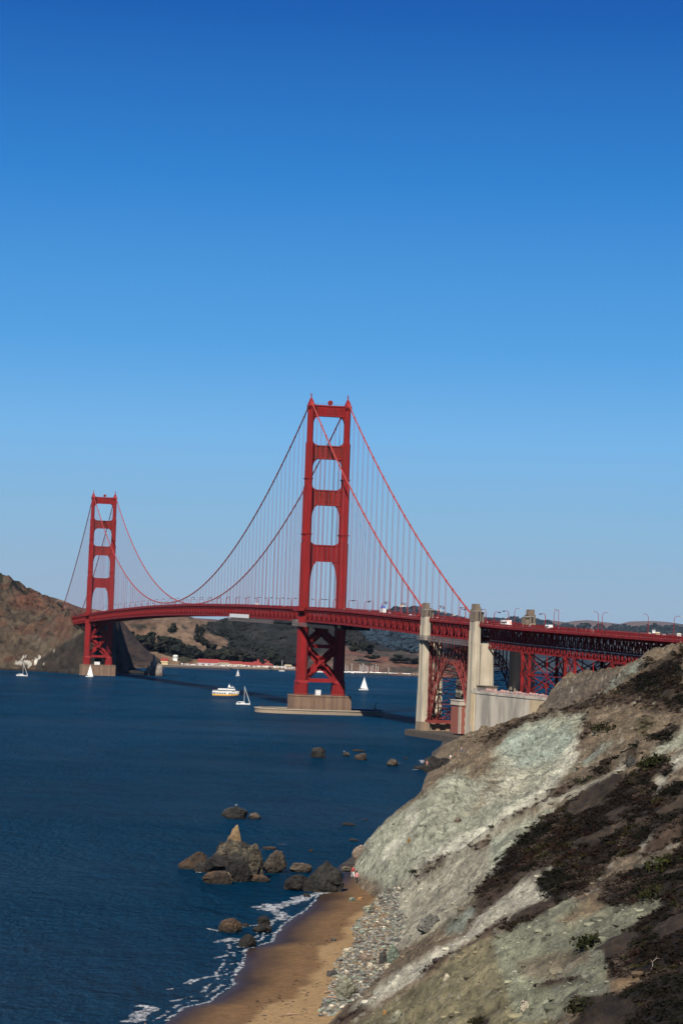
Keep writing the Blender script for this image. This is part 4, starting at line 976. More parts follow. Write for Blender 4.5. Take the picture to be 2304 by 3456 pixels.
ridge_land('wooded_hill', [(600, 2235), (650, 2190), (690, 2150), (735, 2112), (760, 2094), (790, 2082), (900, 2070), (1000, 2070), (1100, 2088), (1170, 2122), (1215, 2150), (1260, 2168), (1330, 2195), (1400, 2215)], [(600, 4330), (800, 4400), (1400, 4200)], 5000, 5800, grassy((.020, .019, .016), (.011, .013, .012), -.1, 40), .7, 400, 140)
ridge_land('far_ridge', [(540, 2092), (600, 2088), (660, 2087), (700, 2090), (760, 2094), (860, 2110)], 6300, 7200, 8000, grassy((.12, .075, .062), (.07, .05, .043), .1, 120), .5)
ridge_land('wooded_hill', [(1080, 2090), (1170, 2060), (1240, 2070), (1300, 2058), (1335, 2048), (1370, 2050), (1400, 2047), (1440, 2053), (1480, 2064), (1520, 2073), (1560, 2088), (1610, 2094), (1700, 2092), (1790, 2094), (1850, 2104), (1960, 2150), (2040, 2215)], 5400, 7400, 8600, grassy((.028, .042, .056), (.018, .030, .044), 0, 120), .8, 420, 160)  # bluish base colours stand in for distance haze on this hill
ridge_land('grassy_hill', [(1020, 2215), (1100, 2195), (1165, 2180), (1210, 2184), (1290, 2202), (1320, 2200), (1352, 2196), (1385, 2206), (1440, 2200), (1560, 2215), (1620, 2260)], [(1020, 4140), (1150, 4010), (1250, 3975), (1440, 3940), (1620, 3900)], 4500, 5200, grassy((.105, .066, .047), (.042, .036, .027), -.05, 45, 171, c3=TANR), .45, 400, 130)
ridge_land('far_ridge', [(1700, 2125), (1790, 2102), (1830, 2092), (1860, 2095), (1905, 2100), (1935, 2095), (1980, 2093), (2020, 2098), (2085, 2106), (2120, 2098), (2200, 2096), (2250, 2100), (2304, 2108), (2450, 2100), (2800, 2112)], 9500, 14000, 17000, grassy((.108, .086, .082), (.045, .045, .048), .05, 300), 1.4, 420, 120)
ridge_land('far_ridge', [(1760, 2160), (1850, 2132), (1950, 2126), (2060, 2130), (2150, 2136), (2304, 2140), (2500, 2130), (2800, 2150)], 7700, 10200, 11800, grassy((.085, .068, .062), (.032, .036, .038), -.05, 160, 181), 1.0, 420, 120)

# crowns --------------------------------------------------------------
LEAFM = mat('tree_foliage', (1, 1, 1), .95, .35, .25, attr='Col', spec=.1)
def crown_base(seed, n=230):
    r = np.random.default_rng(seed); v, f = ICO[1]; V0 = []; F0 = []; o = 0
    for k in range(9):
        c = r.normal(size=3) * (.38, .38, .26) + (0, 0, .55); s = r.uniform(.20, .40); vv = v * s * (1 + .3 * r.normal(size=(len(v), 1))) + c
        V0.append(vv); F0.append(f + o); o += len(v)
    d = r.normal(size=(n, 3)); d /= np.linalg.norm(d, axis=1)[:, None]; c = d * r.uniform(.55, .95, (n, 1)) * (.8, .8, .6) + (0, 0, .55)
    t = c[:, None] + r.normal(size=(n, 3, 3)) * .075
    V0.append(t.reshape(-1, 3)); F0.append(np.arange(n * 3).reshape(-1, 3) + o)
    return np.concatenate(V0), np.concatenate(F0)
CB = [crown_base(s) for s in (1, 2, 3)]
def crown_mesh(i, col):
    v, f = CB[i]; r = np.random.default_rng(i + 5); c = np.array(col) * (1 + .35 * fbm(v[:, 0] * 2.5, v[:, 2] * 3 + v[:, 1], 2, i))[:, None]
    return npmesh('crown', v, f, LEAFM, False, c)
CRM = [crown_mesh(i, c) for i, c in enumerate([(.014, .017, .012), (.012, .015, .012), (.020, .021, .014)])]
tb = MB(); tb.tube([(0, 0, 0), (.02, 0, .25), (-.02, .02, .6)], [.06, .045, .02], 6); tb.beam((0, 0, .25), (.25, .05, .5), .03); tb.beam((0, 0, .28), (-.22, -.08, .52), .03); TRM = tb.mesh('trunk', TIMB)
def surf_z(objs, x, y): pass
def far_tree(px, py, Y, h, w, lab, i=0):
    x, y, z = at_Y(px, py, Y); t = thing('tree', lab, 'tree', (x, y, z), random.uniform(0, 6), 'trees on the slopes beyond the water')
    c = put('crown', CRM[i % 3], t, (0, 0, -.05 * h)); c.scale = (w, w, h * .85); k = put('trunk', TRM, t, (0, 0, -.15 * h)); k.scale = (h, h, h)
WHERE = [(205, 2052, 'dark tree on the headland crest beside the cable end'), ]
x, y, z = at_Y(208, 2062, 3400); 
far_tree(208, 2066, 3380, 9, 6, 'dark tree at the foot of the far cable on the headland', 0); far_tree(216, 2070, 3380, 7, 6, 'low dark tree touching the left end of the far cable', 1)
for k, (px, py, h, w, lab) in enumerate([
    (585, 2134, 14, 13, 'round dark tree alone high on the grassy slope'), (676, 2150, 22, 11, 'tall dark tree in the middle of the grassy slope'), (672, 2164, 12, 10, 'low dark tree just below the tall slope tree'),
    (690, 2176, 12, 13, 'bushy tree on the slope edge above the red roofs'), (635, 2222, 26, 26, 'broad dark tree left of the long red roofs'), (618, 2232, 20, 22, 'dark tree standing behind the small pavilion'),
    (706, 2226, 24, 26, 'wide dark tree above the first long red roof'), (690, 2232, 18, 20, 'shorter tree against the roof ridge of the long building'), (722, 2222, 20, 22, 'dark round tree in the gap below the bare knoll'),
    (548, 2205, 26, 26, 'large dark tree behind the white rock'), (565, 2215, 24, 30, 'dense dark tree over the yellow house'), (535, 2190, 20, 24, 'dark tree beside the white cottages'), (596, 2206, 22, 28, 'dark tree between cottages and pavilion'), (575, 2178, 16, 20, 'dark tree on the slope above the cottages'),
    (470, 2170, 18, 26, 'dark tree left of the white cottages'), (500, 2168, 16, 20, 'small dark tree above the white cottages'), (455, 2178, 16, 20, 'dark tree at the edge of the black cliff'), (425, 2150, 14, 16, 'dark tree high beside the far tower'),
    (750, 2232, 22, 24, 'dark tree rising over the middle red roof'), (780, 2228, 22, 28, 'tree at the left edge of the wood'), (810, 2230, 20, 26, 'tree behind the cream wall of the long building'), (935, 2240, 18, 22, 'dark tree right of the tall red roof'), (965, 2245, 16, 20, 'dark tree behind the small cream sheds'),
    (1188, 2196, 10, 9, 'small dark tree on the tan knoll right of the tower'), (1200, 2194, 13, 10, 'pointed dark tree on the tan knoll'), (1240, 2196, 15, 15, 'large dark tree right of the tan knoll'), (1226, 2192, 12, 12, 'dark tree left of the big one on the knoll'),
    (1345, 2232, 10, 22, 'rounded dark shrub tree on the tan point'), (1375, 2234, 8, 24, 'low dark tree line near the pylon'), (1255, 2222, 7, 14, 'dark bush above the marina masts'), (1350, 2256, 8, 16, 'bush above the shore near the marina'), (1180, 2256, 10, 10, 'dark tree beside the marina left end')]):
    Y = 4330 if px < 1100 else 4150
    far_tree(px, py, Y, h, w, lab, k)
# the woods as one mass
def forest(name, polys, n, Yf, s0, s1, seed, col, zoff=0):
    r = np.random.default_rng(seed); P = []; 
    while len(P) < n:
        poly = polys[r.integers(len(polys))]; xs = [p[0] for p in poly]; ys = [p[1] for p in poly]
        q = (r.uniform(min(xs), max(xs)), r.uniform(min(ys), max(ys)))
        if inside(poly, np.array([q[0]]), np.array([q[1]]))[0]: P.append(at_Y(q[0], q[1], Yf(*q)))
    P = np.array(P); v, f = CB[0]; v = v[:12 * 0 + 42 * 5]; f = f[(f < len(v)).all(1)]
    s = r.uniform(s0, s1, len(P)); sc = np.stack([s, s, s * r.uniform(.7, 1.2, len(P))], -1)
    c = np.array(col) * r.uniform(.55, 1.5, (len(P), 1)); V_, F_, T_ = scatter(v, f, P - np.array([0, 0, 1]) * s[:, None] * .4, sc, r.uniform(0, 6, len(P)), c)
    put(name, npmesh(name, V_, F_, LEAFM, False, T_), kind='stuff')
forest('woodland', [[(735, 2120), (760, 2100), (800, 2086), (1000, 2076), (1000, 2245), (830, 2232), (770, 2225), (790, 2170), (780, 2150)], [(1160, 2125), (1215, 2150), (1215, 2175), (1165, 2180)], [(640, 2165), (700, 2122), (740, 2112), (760, 2140), (700, 2145)]],
       1500, lambda x, y: 5000 - (y - 2080) * 4.2 - 8, 9, 17, 5, (.014, .016, .015))
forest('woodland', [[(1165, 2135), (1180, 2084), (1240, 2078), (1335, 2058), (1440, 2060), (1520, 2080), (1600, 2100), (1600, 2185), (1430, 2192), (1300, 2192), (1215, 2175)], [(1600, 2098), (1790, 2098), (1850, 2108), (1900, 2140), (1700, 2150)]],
       2400, lambda x, y: 7300 - (y - 2050) * 15.5, 9, 20, 6, (.020, .034, .050))  # foliage tinted blue, distance haze put into its colour

forest('hilltop_trees', [[(1840, 2108), (1905, 2108), (2085, 2112), (2304, 2116), (2304, 2142), (1860, 2128)], [(2150, 2122), (2304, 2122), (2304, 2148), (2150, 2146)]], 420, lambda x, y: 14000 - (y - 2100) * 85, 10, 30, 9, (.020, .028, .034))
# buildings across the water ------------------------------------------
def house(px0, px1, pyb, pyt, pye, Y, lab, wall=CREAM, roof=ROOF, depth=14, wins=6, cat='building', grp=None):
    x0, y0, z0 = at_Y(px0, pyb, Y); x1, _, _ = at_Y(px1, pyb, Y); zt = at_Y(px0, pyt, Y)[2]; ze = at_Y(px0, pye, Y)[2]; W2 = (x1 - x0) / 2
    t = thing('house' if cat == 'house' else 'building', lab, cat, ((x0 + x1) / 2, Y, z0), 0, grp); he = ze - z0; hr = zt - z0
    b = MB(); b.box(-W2, W2, 0, depth, -6, he); b.build('wall', wall, t)
    b = MB(); e = .6; b.add([(-W2 - e, -e, he), (W2 + e, -e, he), (W2 + e, depth + e, he), (-W2 - e, depth + e, he), (-W2 + 1, depth * .5, hr), (W2 - 1, depth * .5, hr)], [(0, 1, 5, 4), (2, 3, 4, 5), (1, 2, 5), (3, 0, 4), (0, 3, 2, 1)]); b.build('roof', roof, t)
    n = wins; 
    if n:
        ww = min(2.4, 2 * W2 / n * .5); b = MB(); b.box(-ww / 2, ww / 2, -.12, .05, he * .25, he * .75); wm = b.mesh('window', GLASS)
        for k in range(n): put('window', wm, t, (-W2 + (k + .5) * 2 * W2 / n, 0, 0))
house(666, 740, 2243, 2223, 2236, 4290, 'long white building under a long red roof left of the wood', WHITE, wins=12)
house(738, 775, 2244, 2228, 2235, 4275, 'cream two storey building joining the long red roofs', CREAM, wins=5)
house(775, 821, 2247, 2231, 2240, 4265, 'plain cream hall in the middle of the red roofed row', CREAM, wins=0)
house(821, 882, 2249, 2234, 2244, 4255, 'low white building with a row of dark doors right of the hall', WHITE, wins=9)
house(842, 920, 2236, 2224, 2237, 4330, 'tall red roof behind the row of low buildings', CREAM, wins=0)
house(882, 921, 2251, 2240, 2245, 4250, 'cream building at the right end of the red roofed row', CREAM, wins=6)
house(616, 648, 2240, 2232, 2237, 4290, 'small cream building with red roof behind the pier', CREAM, wins=5)
house(922, 941, 2252, 2247, 2249, 4240, 'small cream shed right of the red roofs', CREAM, CREAM, wins=2)
house(959, 984, 2252, 2243, 2246, 4240, 'cream shed beside the left tower leg', CREAM, CREAM, wins=3)
house(542, 567, 2242, 2220, 2230, 4200, 'yellowish house with red roof just right of the white rock', mat('yellow_wall', (.66, .52, .28), .85), wins=7)
house(490, 512, 2213, 2193, 2203, 4330, 'white house with red roof between dark trees', WHITE, wins=4, cat='house')
house(484, 501, 2189, 2180, 2183, 4450, 'pale cottage high above the white rock', CREAM, CREAM, wins=3, cat='house')
house(508, 522, 2180, 2173, 2176, 4480, 'white cottage at the top of the small village', WHITE, WHITE, wins=3, cat='house')
house(584, 599, 2224, 2210, 2214, 4280, 'round topped white pavilion with red stripe behind the pier', WHITE, WHITE, 10, 3)
house(1066, 1104, 2278, 2256, 2264, 3990, 'white building with red roof seen between the nearer tower legs', WHITE, wins=5)
house(1020, 1050, 2272, 2256, 2260, 4050, 'white low building left inside the nearer tower', WHITE, WHITE, wins=3)
hs = [(1198, 2141, 14), (1215, 2160, 20), (1236, 2158, 18), (1239, 2131, 20), (1258, 2144, 20), (1280, 2147, 9), (1309, 2132, 20), (1312, 2163, 22), (1206, 2172, 10), (1371, 2146, 12), (1383, 2145, 8), (1392, 2178, 24), (1400, 2150, 14), (1357, 2042, 18), (1297, 2052, 14), (1256, 2183, 10), (1480, 2062, 16), (1500, 2070, 14), (1530, 2078, 14), (1462, 2060, 12), (1712, 2088, 16), (1750, 2092, 20), (1545, 2086, 16), (1172, 2135, 8), (1340, 2138, 10), (2205, 2128, 10), (2218, 2136, 14), (2240, 2142, 12), (2290, 2140, 14), (2190, 2138, 10)]
HC = {}
hs.sort()
for k, (px, py, w_) in enumerate(hs):
    reg = 'above the viaduct' if px > 1900 else 'above the bridge deck' if py < 2105 else 'below the deck'
    HC[reg] = HC.get(reg, 0) + 1; o2_ = HC[reg]
    Yh = 7300 - (py - 2050) * 15.5 - 60 if px < 1900 else 9300
    Yh = max(Yh, 5500) if px < 1900 else Yh
    x_ = 'beneath' if py > 2110 else 'above'
    house(px - w_ / 2, px + w_ / 2, py + 4, py - 3.5, py - 1, Yh, '%s far hillside house, number %d from left of those %s' % ('white' if k % 3 else 'cream', o2_, reg), WHITE if k % 3 else CREAM, CREAM if k % 2 else mat('grey_roof', (.2, .19, .19), .9), 16, 3, 'house', 'houses on the far wooded hillside')
# pier, shore clutter, marina
pa, pb = at_z(556, 2254), at_z(777, 2263)
pr = thing('wooden_pier', 'long dark wooden pier on piles in front of the red roofed row', 'pier', (pa[0], pa[1], 0), math.atan2(pb[1] - pa[1], pb[0] - pa[0])); Lp = math.hypot(pb[0] - pa[0], pb[1] - pa[1])
b = MB(); b.box(-6, Lp, -4, 6, 3.4, 4.4); b.box(-6, Lp * .75, -4.2, -3.9, 4.4, 5.4); b.build('pier_deck', TIMB, pr)
for k in range(34):
    b = MB(); b.tube([(k * Lp / 33, -3.4, -2), (k * Lp / 33, -3.4, 3.4)], .55, 5); b.build('pile', TIMB, pr)
def quay(x0, y0, x1, y1, name, lab, h=2.4, w_=14, m=CONCD):
    a_, b_ = at_z(x0, y0), at_z(x1, y1); t = thing(name, lab, 'quay', (a_[0], a_[1], 0), math.atan2(b_[1] - a_[1], b_[0] - a_[0])); L = math.hypot(b_[0] - a_[0], b_[1] - a_[1])
    b = MB(); b.box(0, L, 0, w_, -1, h); b.build('quay_wall', m, t); b = MB(); b.box(0, L, 0, w_, h, h + .3); b.build('quay_top', GRAN, t); return t
quay(556, 2250, 1010, 2263, 'waterfront', 'rocky waterfront edge below the red roofed row', 3, 40)
quay(1010, 2266, 1440, 2283, 'breakwater', 'pale low breakwater in front of the marina masts', 2.2, 9, GRAN)
r = np.random.default_rng(11); n = 420; q = r.uniform(0, 1, n); PXc = 610 + q * 390; cv = np.array([(-.5, -.5, 0), (.5, -.5, 0), (.5, .5, 0), (-.5, .5, 0), (-.5, -.5, 1), (.5, -.5, 1), (.5, .5, 1), (-.5, .5, 1)], float); cf = np.array([(0, 3, 2, 1), (4, 5, 6, 7), (0, 1, 5, 4), (1, 2, 6, 5), (2, 3, 7, 6), (3, 0, 4, 7)])
Pc = np.array([at_Y(x_, 2251.5 + (x_ - 800) * .03 - r.uniform(0, 4.5), 4180 - (x_ - 800) * .5) for x_ in PXc]); scl = np.stack([r.uniform(1.5, 5, n), r.uniform(1.5, 3, n), r.uniform(1, 2.4, n)], -1)
cc = np.where(r.random((n, 1)) < .45, np.array([[.7, .7, .68]]), np.where(r.random((n, 1)) < .5, np.array([[.05, .05, .06]]), np.array([[.3, .2, .17]])))
PAINT = mat('mixed_paint', (1, 1, 1), .5, .05, 1, attr='Col')
V_, F_, T_ = scatter(cv, cf, Pc, scl, r.uniform(0, 3, n), cc); put('waterfront_clutter', npmesh('waterfront_clutter', V_, F_, PAINT, False, T_), kind='stuff')
n = 300; PXc = r.uniform(1010, 1440, n); Pc = np.array([at_Y(x_, 2270 + (x_ - 1165) * .04 - r.uniform(-1, 3), 4000 - (x_ - 1165) * .15) for x_ in PXc]); scl = np.stack([r.uniform(3, 8, n), r.uniform(1.5, 3, n), r.uniform(.8, 1.8, n)], -1)
cc = np.where(r.random((n, 1)) < .6, np.array([[.75, .75, .73]]), np.array([[.2, .15, .14]])); V_, F_, T_ = scatter(cv, cf, Pc, scl, r.uniform(-.3, .3, n), cc); put('moored_boats', npmesh('moored_boats', V_, F_, PAINT, False, T_), kind='stuff')

# boats ------------------------------------------------------------------
def hull_mesh(L, Bm, D, m, below=None):
    b = MB(); n = 13; rows = []
    for i in range(n):
        t = i / (n - 1); x = (t - .5) * L; w_ = Bm / 2 * (math.sin(math.pi * min(1, .32 + .68 * (1 - t))) ** .8 if t > .45 else .78 + .22 * math.sin(math.pi * t)); w_ = max(w_, .03)
        sheer = D * (1 + .28 * (2 * t - 1) ** 2 + .12 * t)
        rows.append([(x, -w_, sheer), (x + .02 * L * t, -w_ * .85, D * .25), (x, 0, -.5), (x + .02 * L * t, w_ * .85, D * .25), (x, w_, sheer)])
    vs = [p for r_ in rows for p in r_]; fs = []
    for i in range(n - 1):
        for k in range(4): fs.append((i * 5 + k, (i + 1) * 5 + k, (i + 1) * 5 + k + 1, i * 5 + k + 1))
        fs.append((i * 5, i * 5 + 4, (i + 1) * 5 + 4, (i + 1) * 5))
    fs += [(0, 1, 2, 3, 4), tuple((n - 1) * 5 + k for k in (4, 3, 2, 1, 0))]
    return b.add(vs, fs).mesh('hull', m)
def sailboat(px, py, L, Hm, rz, lab, sails, furled=True):
    x, y, _ = at_z(px, py); t = thing('sailboat', lab, 'sailboat', (x, y, 0), rz)
    put('hull', hull_mesh(L, L * .3, 1.1, WHITE), t)
    b = MB(); b.taper(-L * .22, L * .18, -L * .08, L * .08, 1.1, 1.75, .5, .15); b.build('cabin', WHITE, t)
    b = MB(); b.tube([(L * .08, 0, 1), (L * .08, 0, Hm)], .13, 6); b.build('mast', WHITE, t)
    b = MB(); b.tube([(L * .08, 0, 2.4), (-L * .34, 0, 2.3)], .12 if sails else .26, 6); b.build('boom', WHITE, t)
    if sails:
        b = MB(); N = 8
        vs = []
        for i in range(N + 1):
            s = i / N
            for j in range(5):
                u = j / 4; xx = L * .07 - u * L * .42 * (1 - s) ** .9; vs.append((xx, .5 * math.sin(math.pi * u) * (1 - s) * L * .06, 2.5 + s * (Hm - 2.9)))
        fs = [(i * 5 + j, i * 5 + j + 1, (i + 1) * 5 + j + 1, (i + 1) * 5 + j) for i in range(N) for j in range(4)]
        b.add(vs, fs); o = len(vs); b.add([(x_, y_ + .04, z_) for x_, y_, z_ in vs], [f[::-1] for f in fs]); b.build('mainsail', SAIL, t, True)
        b = MB(); b.add([(L * .48, 0, 1.5), (L * .10, -.25, 2.0), (L * .10, 0, Hm * .88), (L * .48, .04, 1.5), (L * .10, -.21, 2.0), (L * .10, .04, Hm * .88)], [(0, 1, 2), (5, 4, 3), (0, 3, 4, 1), (1, 4, 5, 2)]); b.build('jib', SAIL, t)
    else:
        b = MB(); b.tube([(L * .49, 0, 1.6), (L * .09, 0, Hm * .93)], [.22, .10], 6); b.build('furled_jib', SAIL, t)
    b = MB()
    for k in (-.42, -.36): b.tube([(L * k, .4, 1.1), (L * k, .4, 2.4)], .2, 6)
    b.tube([(L * .45, -.2, 1.3), (L * .49, 0, 2.0), (L * .45, .2, 1.3)], .05, 4); b.build('cockpit_gear', DARK if sails else WHITE, t)
sailboat(820, 2379, 11, 14.8, 0.05, 'white yacht with bare mast and furled jib just right of the ferry', False)
sailboat(75, 2282, 13, 15.5, 0.0, 'white yacht with bare mast below the brown headland at far left', False)
sailboat(303, 2285, 9.3, 15.2, -.35, 'small white sailing yacht in front of the far tower pier', True)
sailboat(1226, 2330, 10.2, 15.2, .25, 'white yacht under full sail right of the nearer tower', True)
sailboat(802, 2282, 5.6, 9.8, .5, 'tiny far sailboat near the end of the wooden pier', True)
for k, (px, hh) in enumerate([(1165, 14), (1172, 12), (1186, 16), (1213, 15), (1218, 13), (1222, 17), (1226, 16), (1232, 14), (1237, 13), (1242, 12), (1251, 13), (1257, 15), (1267, 16), (1274, 13), (1310, 12), (951, 18)]):
    x, y, _ = at_z(px, 2272 + (px - 1165) * .04 if px > 1000 else 2266); t = thing('moored_sailboat', 'moored white yacht with a bare mast in the far marina' if px > 1000 else 'lone moored yacht with tall bare mast left of the nearer tower', 'sailboat', (x, y, 0), random.uniform(-.4, .4), 'yachts moored in the far marina' if px > 1000 else None)
    if px > 1000: t['label'] = 'moored yacht with bare mast, number %d from the left in the far marina' % (k + 1)
    if k == 0: MH = hull_mesh(9, 3, 1.4, WHITE); q = MB(); q.tube([(0, 0, 0), (0, 0, 1)], .28, 5); MM = q.mesh('mast', WHITE)
    put('hull', MH, t); o = put('mast', MM, t, (0, 0, 1)); o.scale = (1, 1, hh)
fx_, fy_, _ = at_z(759, 2351); fr = thing('ferry', 'white excursion ferry with yellow hull stripe and crowded upper decks', 'ferry', (fx_, fy_, 0), .06)
L = 22.5
b = MB(); n = 12; vs = []; 
def fw(t): return 3.4 * (1 if t < .7 else math.cos((t - .7) / .3 * 1.35))
def fstack(z0, z1, mi, m, name, g=0.0, t1=1.0, par=fr, sh0=0.0, sh1=0.0):
    b = MB(); ts = np.linspace(0, t1, 13); V1 = []
    for z, sh_ in ((z0, sh0), (z1, sh1)):
        for t in ts: V1.append(((t - .5) * L + (sh_ if t > .9 else 0), -(fw(t) + g), z + (.5 * max(0, t - .6) / .4)))
        for t in ts[::-1]: V1.append(((t - .5) * L + (sh_ if t > .9 else 0), (fw(t) + g), z + (.5 * max(0, t - .6) / .4)))
    n_ = 26; b.add(V1, [tuple(range(n_))[::-1], tuple(range(n_, 2 * n_))] + [(i, (i + 1) % n_, n_ + (i + 1) % n_, n_ + i) for i in range(n_)]); return b.build(name, m, par)
fstack(-.5, .9, 0, NAVY, 'hull', 0, 1, sh1=.6); fstack(.9, 2.1, 0, YEL, 'hull_stripe', .05, 1, sh0=.6, sh1=1.0); fstack(2.1, 4.9, 0, WHITE, 'main_cabin', 0, 1, sh0=1.0, sh1=1.6)
for k, t in enumerate([.05, .10, .2, .3, .4, .5, .68, .77, .86, .93]):
    b = MB(); x = (t - .5) * L; w_ = fw(t); b.box(x - .7, x + .7, -w_ - .08, -w_ + .02, 2.4, 3.6); b.build('window', GLASS, fr)
b = MB(); b.box(-L * .26, L * .36, -3.1, 3.1, 4.9, 5.9); b.build('upper_deck_band', DARK, fr)
b = MB(); b.box(-L * .28, L * .40, -3.3, 3.3, 5.9, 7.2); b.build('upper_deck_bulwark', WHITE, fr)
b = MB(); b.taper(L * .12, L * .34, -2.0, 2.0, 7.2, 8.3, .2, .1); b.build('wheelhouse_glass', GLASS, fr); b = MB(); b.box(L * .10, L * .36, -2.3, 2.3, 8.3, 8.8); b.taper(L * .12, L * .2, -.8, .8, 8.8, 10.6, .4, .3); b.build('wheelhouse_roof', WHITE, fr)
b = MB(); b.tube([(L * .16, 0, 10), (L * .15, 0, 12.0)], .1, 5); b.tube([(L * .25, 0, 8.8), (L * .25, 0, 10.2)], .07, 5); b.tube([(L * .30, .5, 8.8), (L * .30, .5, 10.0)], .07, 5); b.build('radar_mast', WHITE, fr)
b = MB()
for t in np.arange(-.48, .5, .035): b.tube([(t * L, -3.3 if t < .3 else -2, 4.9), (t * L, -3.3 if t < .3 else -2, 6.0 if t < -.28 else 5.8)], .05, 4)
b.beam((-.49 * L, -3.3, 5.9), (-.28 * L, -3.3, 5.9), .08); b.build('deck_railing', WHITE, fr)

# people -----------------------------------------------------------------
def skin_person(name, pose, mats):
    """body as one skinned surface"""
    J = pose; me = bpy.data.meshes.new(name)
    me.from_pydata([j[0] for j in J], [(j[2], i) for i, j in enumerate(J) if j[2] is not None], [])
    o = bpy.data.objects.new(name, me); COL.objects.link(o)
    md = o.modifiers.new('Skin', 'SKIN'); md.use_smooth_shade = True; lay = me.skin_vertices[0] if me.skin_vertices else None
    if lay is None:
        bpy.context.view_layer.objects.active = o; lay = me.skin_vertices[0]
    for i, j in enumerate(J): lay.data[i].radius = (j[1], j[1])
    lay.data[0].use_root = True
    s2 = o.modifiers.new('Sub', 'SUBSURF'); s2.levels = 1; s2.render_levels = 1
    dg = bpy.context.evaluated_depsgraph_get(); ev = o.evaluated_get(dg); m2 = bpy.data.meshes.new_from_object(ev); m2.name = name
    bpy.data.objects.remove(o); m2.materials.clear()
    for m in mats: m2.materials.append(m)
    n = len(m2.polygons); ce = np.zeros(n * 3); m2.polygons.foreach_get('center', ce); z = ce.reshape(-1, 3)[:, 2]; y = np.abs(ce.reshape(-1, 3)[:, 0])
    mi = np.where(z > 1.47, 0, np.where(z > .92, 1, np.where(z > .12, 2, 3))); mi = np.where((z > .6) & (z < 1.1) & (y > .27), 0, mi); m2.polygons.foreach_set('material_index', mi.astype(np.int32))
    m2.polygons.foreach_set('use_smooth', [True] * n)
    return m2
def posef(stride, arm, lean=0.0):
    P = [((0, 0, .98), .135, None), ((0, lean * .5, 1.22), .14, 0), ((0, lean, 1.42), .12, 1), ((0, lean, 1.52), .06, 2), ((0, lean + .01, 1.60), .085, 3), ((0, lean + .01, 1.72), .085, 4)]
    for s, st in ((-1, stride), (1, -stride)):
        k = len(P); P += [((s * .10, 0, .90), .10, 0), ((s * .11, st * .6, .50), .075, k), ((s * .11, st, .09), .05, k + 1), ((s * .12, st - .16, .04), .04, k + 2)]
    for s in (-1, 1):
        k = len(P); a = arm * s; P += [((s * .19, lean, 1.40), .065, 2), ((s * .27, lean + a * .3, 1.13), .05, k), ((s * .29, lean + a * .8 - .08, .88), .038, k + 1), ((s * .29, lean + a - .10, .79), .035, k + 2)]
    return P
SKIN = mat('skin', (.42, .24, .17), .6, .08, 2); 
def cloth(nm, c): return mat('cloth_' + nm, c, .9, .1, 3)
HAIRM = mat('dark_hair', (.03, .02, .015), .7)
def hair_mesh():
    v, f = ICO[2]; v = v * (.105, .115, .11) + (0, .02, 1.70); keep = v[:, 2] > 1.0
    m = npmesh('hair', v, f, HAIRM, True); return m
def shift_hair(m, dy, dz):
    m = m.copy(); c = np.zeros(len(m.vertices) * 3); m.vertices.foreach_get('co', c); c = c.reshape(-1, 3); c[:, 1] += dy + .03; c[:, 2] += dz; m.vertices.foreach_set('co', c.ravel()); return m
HM = hair_mesh()
PM = {}
def person(x, y, z, rz, lab, pose=(.12, .1, 0), top='dark', trous='navy', s=1.0, grp=None, cl=None):
    key = (pose, top, trous)
    if key not in PM: PM[key] = skin_person('person', posef(*pose), [SKIN, cloth(top, CL[top]), cloth(trous, CL[trous]), DARK])
    t = thing('person', lab, 'person', (x, y, z), rz, grp); t.scale = (s, s, s)
    put('body', PM[key], t); put('hair', HM if not pose[2] else HM, t, (0, pose[2] + .01, .02)); return t
CL = {'dark': (.03, .03, .035), 'navy': (.03, .04, .08), 'red': (.35, .04, .04), 'pink': (.5, .2, .2), 'white': (.7, .7, .7), 'skin': (.42, .24, .17), 'grey': (.2, .2, .2), 'blue': (.08, .15, .3), 'black': (.01, .01, .012)}
g = hit(1203, 2984); g = g or at_z(1203, 2984, 2)
def gp(px, py):
    h_ = hit(px, py); return h_ if h_ else at_z(px, py, 2.0)
p = gp(1203, 2984); person(p[0], p[1], p[2] - .03, 2.6, 'person in pink top and black trousers walking on sand beside the cliff foot', (.2, .15, 0), 'pink', 'black', 1.55)
p = gp(1190, 2964); person(p[0], p[1], p[2] - .03, 3.4, 'person in red and pale trousers beside the boulder at the end of the beach', (.28, .2, .12), 'red', 'white', 1.5)
p = at_z(491, 3450, 1.75); person(p[0], p[1], 0.0, 2.0, 'person at the bottom edge of whom only the dark haired head shows', (.1, .1, 0), 'skin', 'navy', 1.0)
for k, (px, py, lab, c1, c2) in enumerate([(1535, 2612, 'bather standing on the near edge of the black shore rocks', 'skin', 'red'), (1555, 2583, 'person standing on the grey slope right of the black rocks', 'skin', 'blue'), (1536, 2578, 'person among the pale boulders above the black rocks', 'red', 'dark'), (1519, 2565, 'light dressed person highest on the shore rocks', 'white', 'skin'), (1440, 2585, 'small figure crouched at the seaward end of the black rocks', 'pink', 'skin')]):
    p = at_Y(px, py, 952 if k != 4 else 955); q = float(ground(np.array([p[0]]), np.array([p[1]]))[0][0]); person(p[0], p[1], max(p[2], q) if k else p[2], 2.5 + k, lab, (.1, .15, 0), c1, c2, 1.25)
rr = random.Random(5); tops = ['dark', 'red', 'white', 'blue', 'grey', 'pink']; bots = ['navy', 'dark', 'grey']
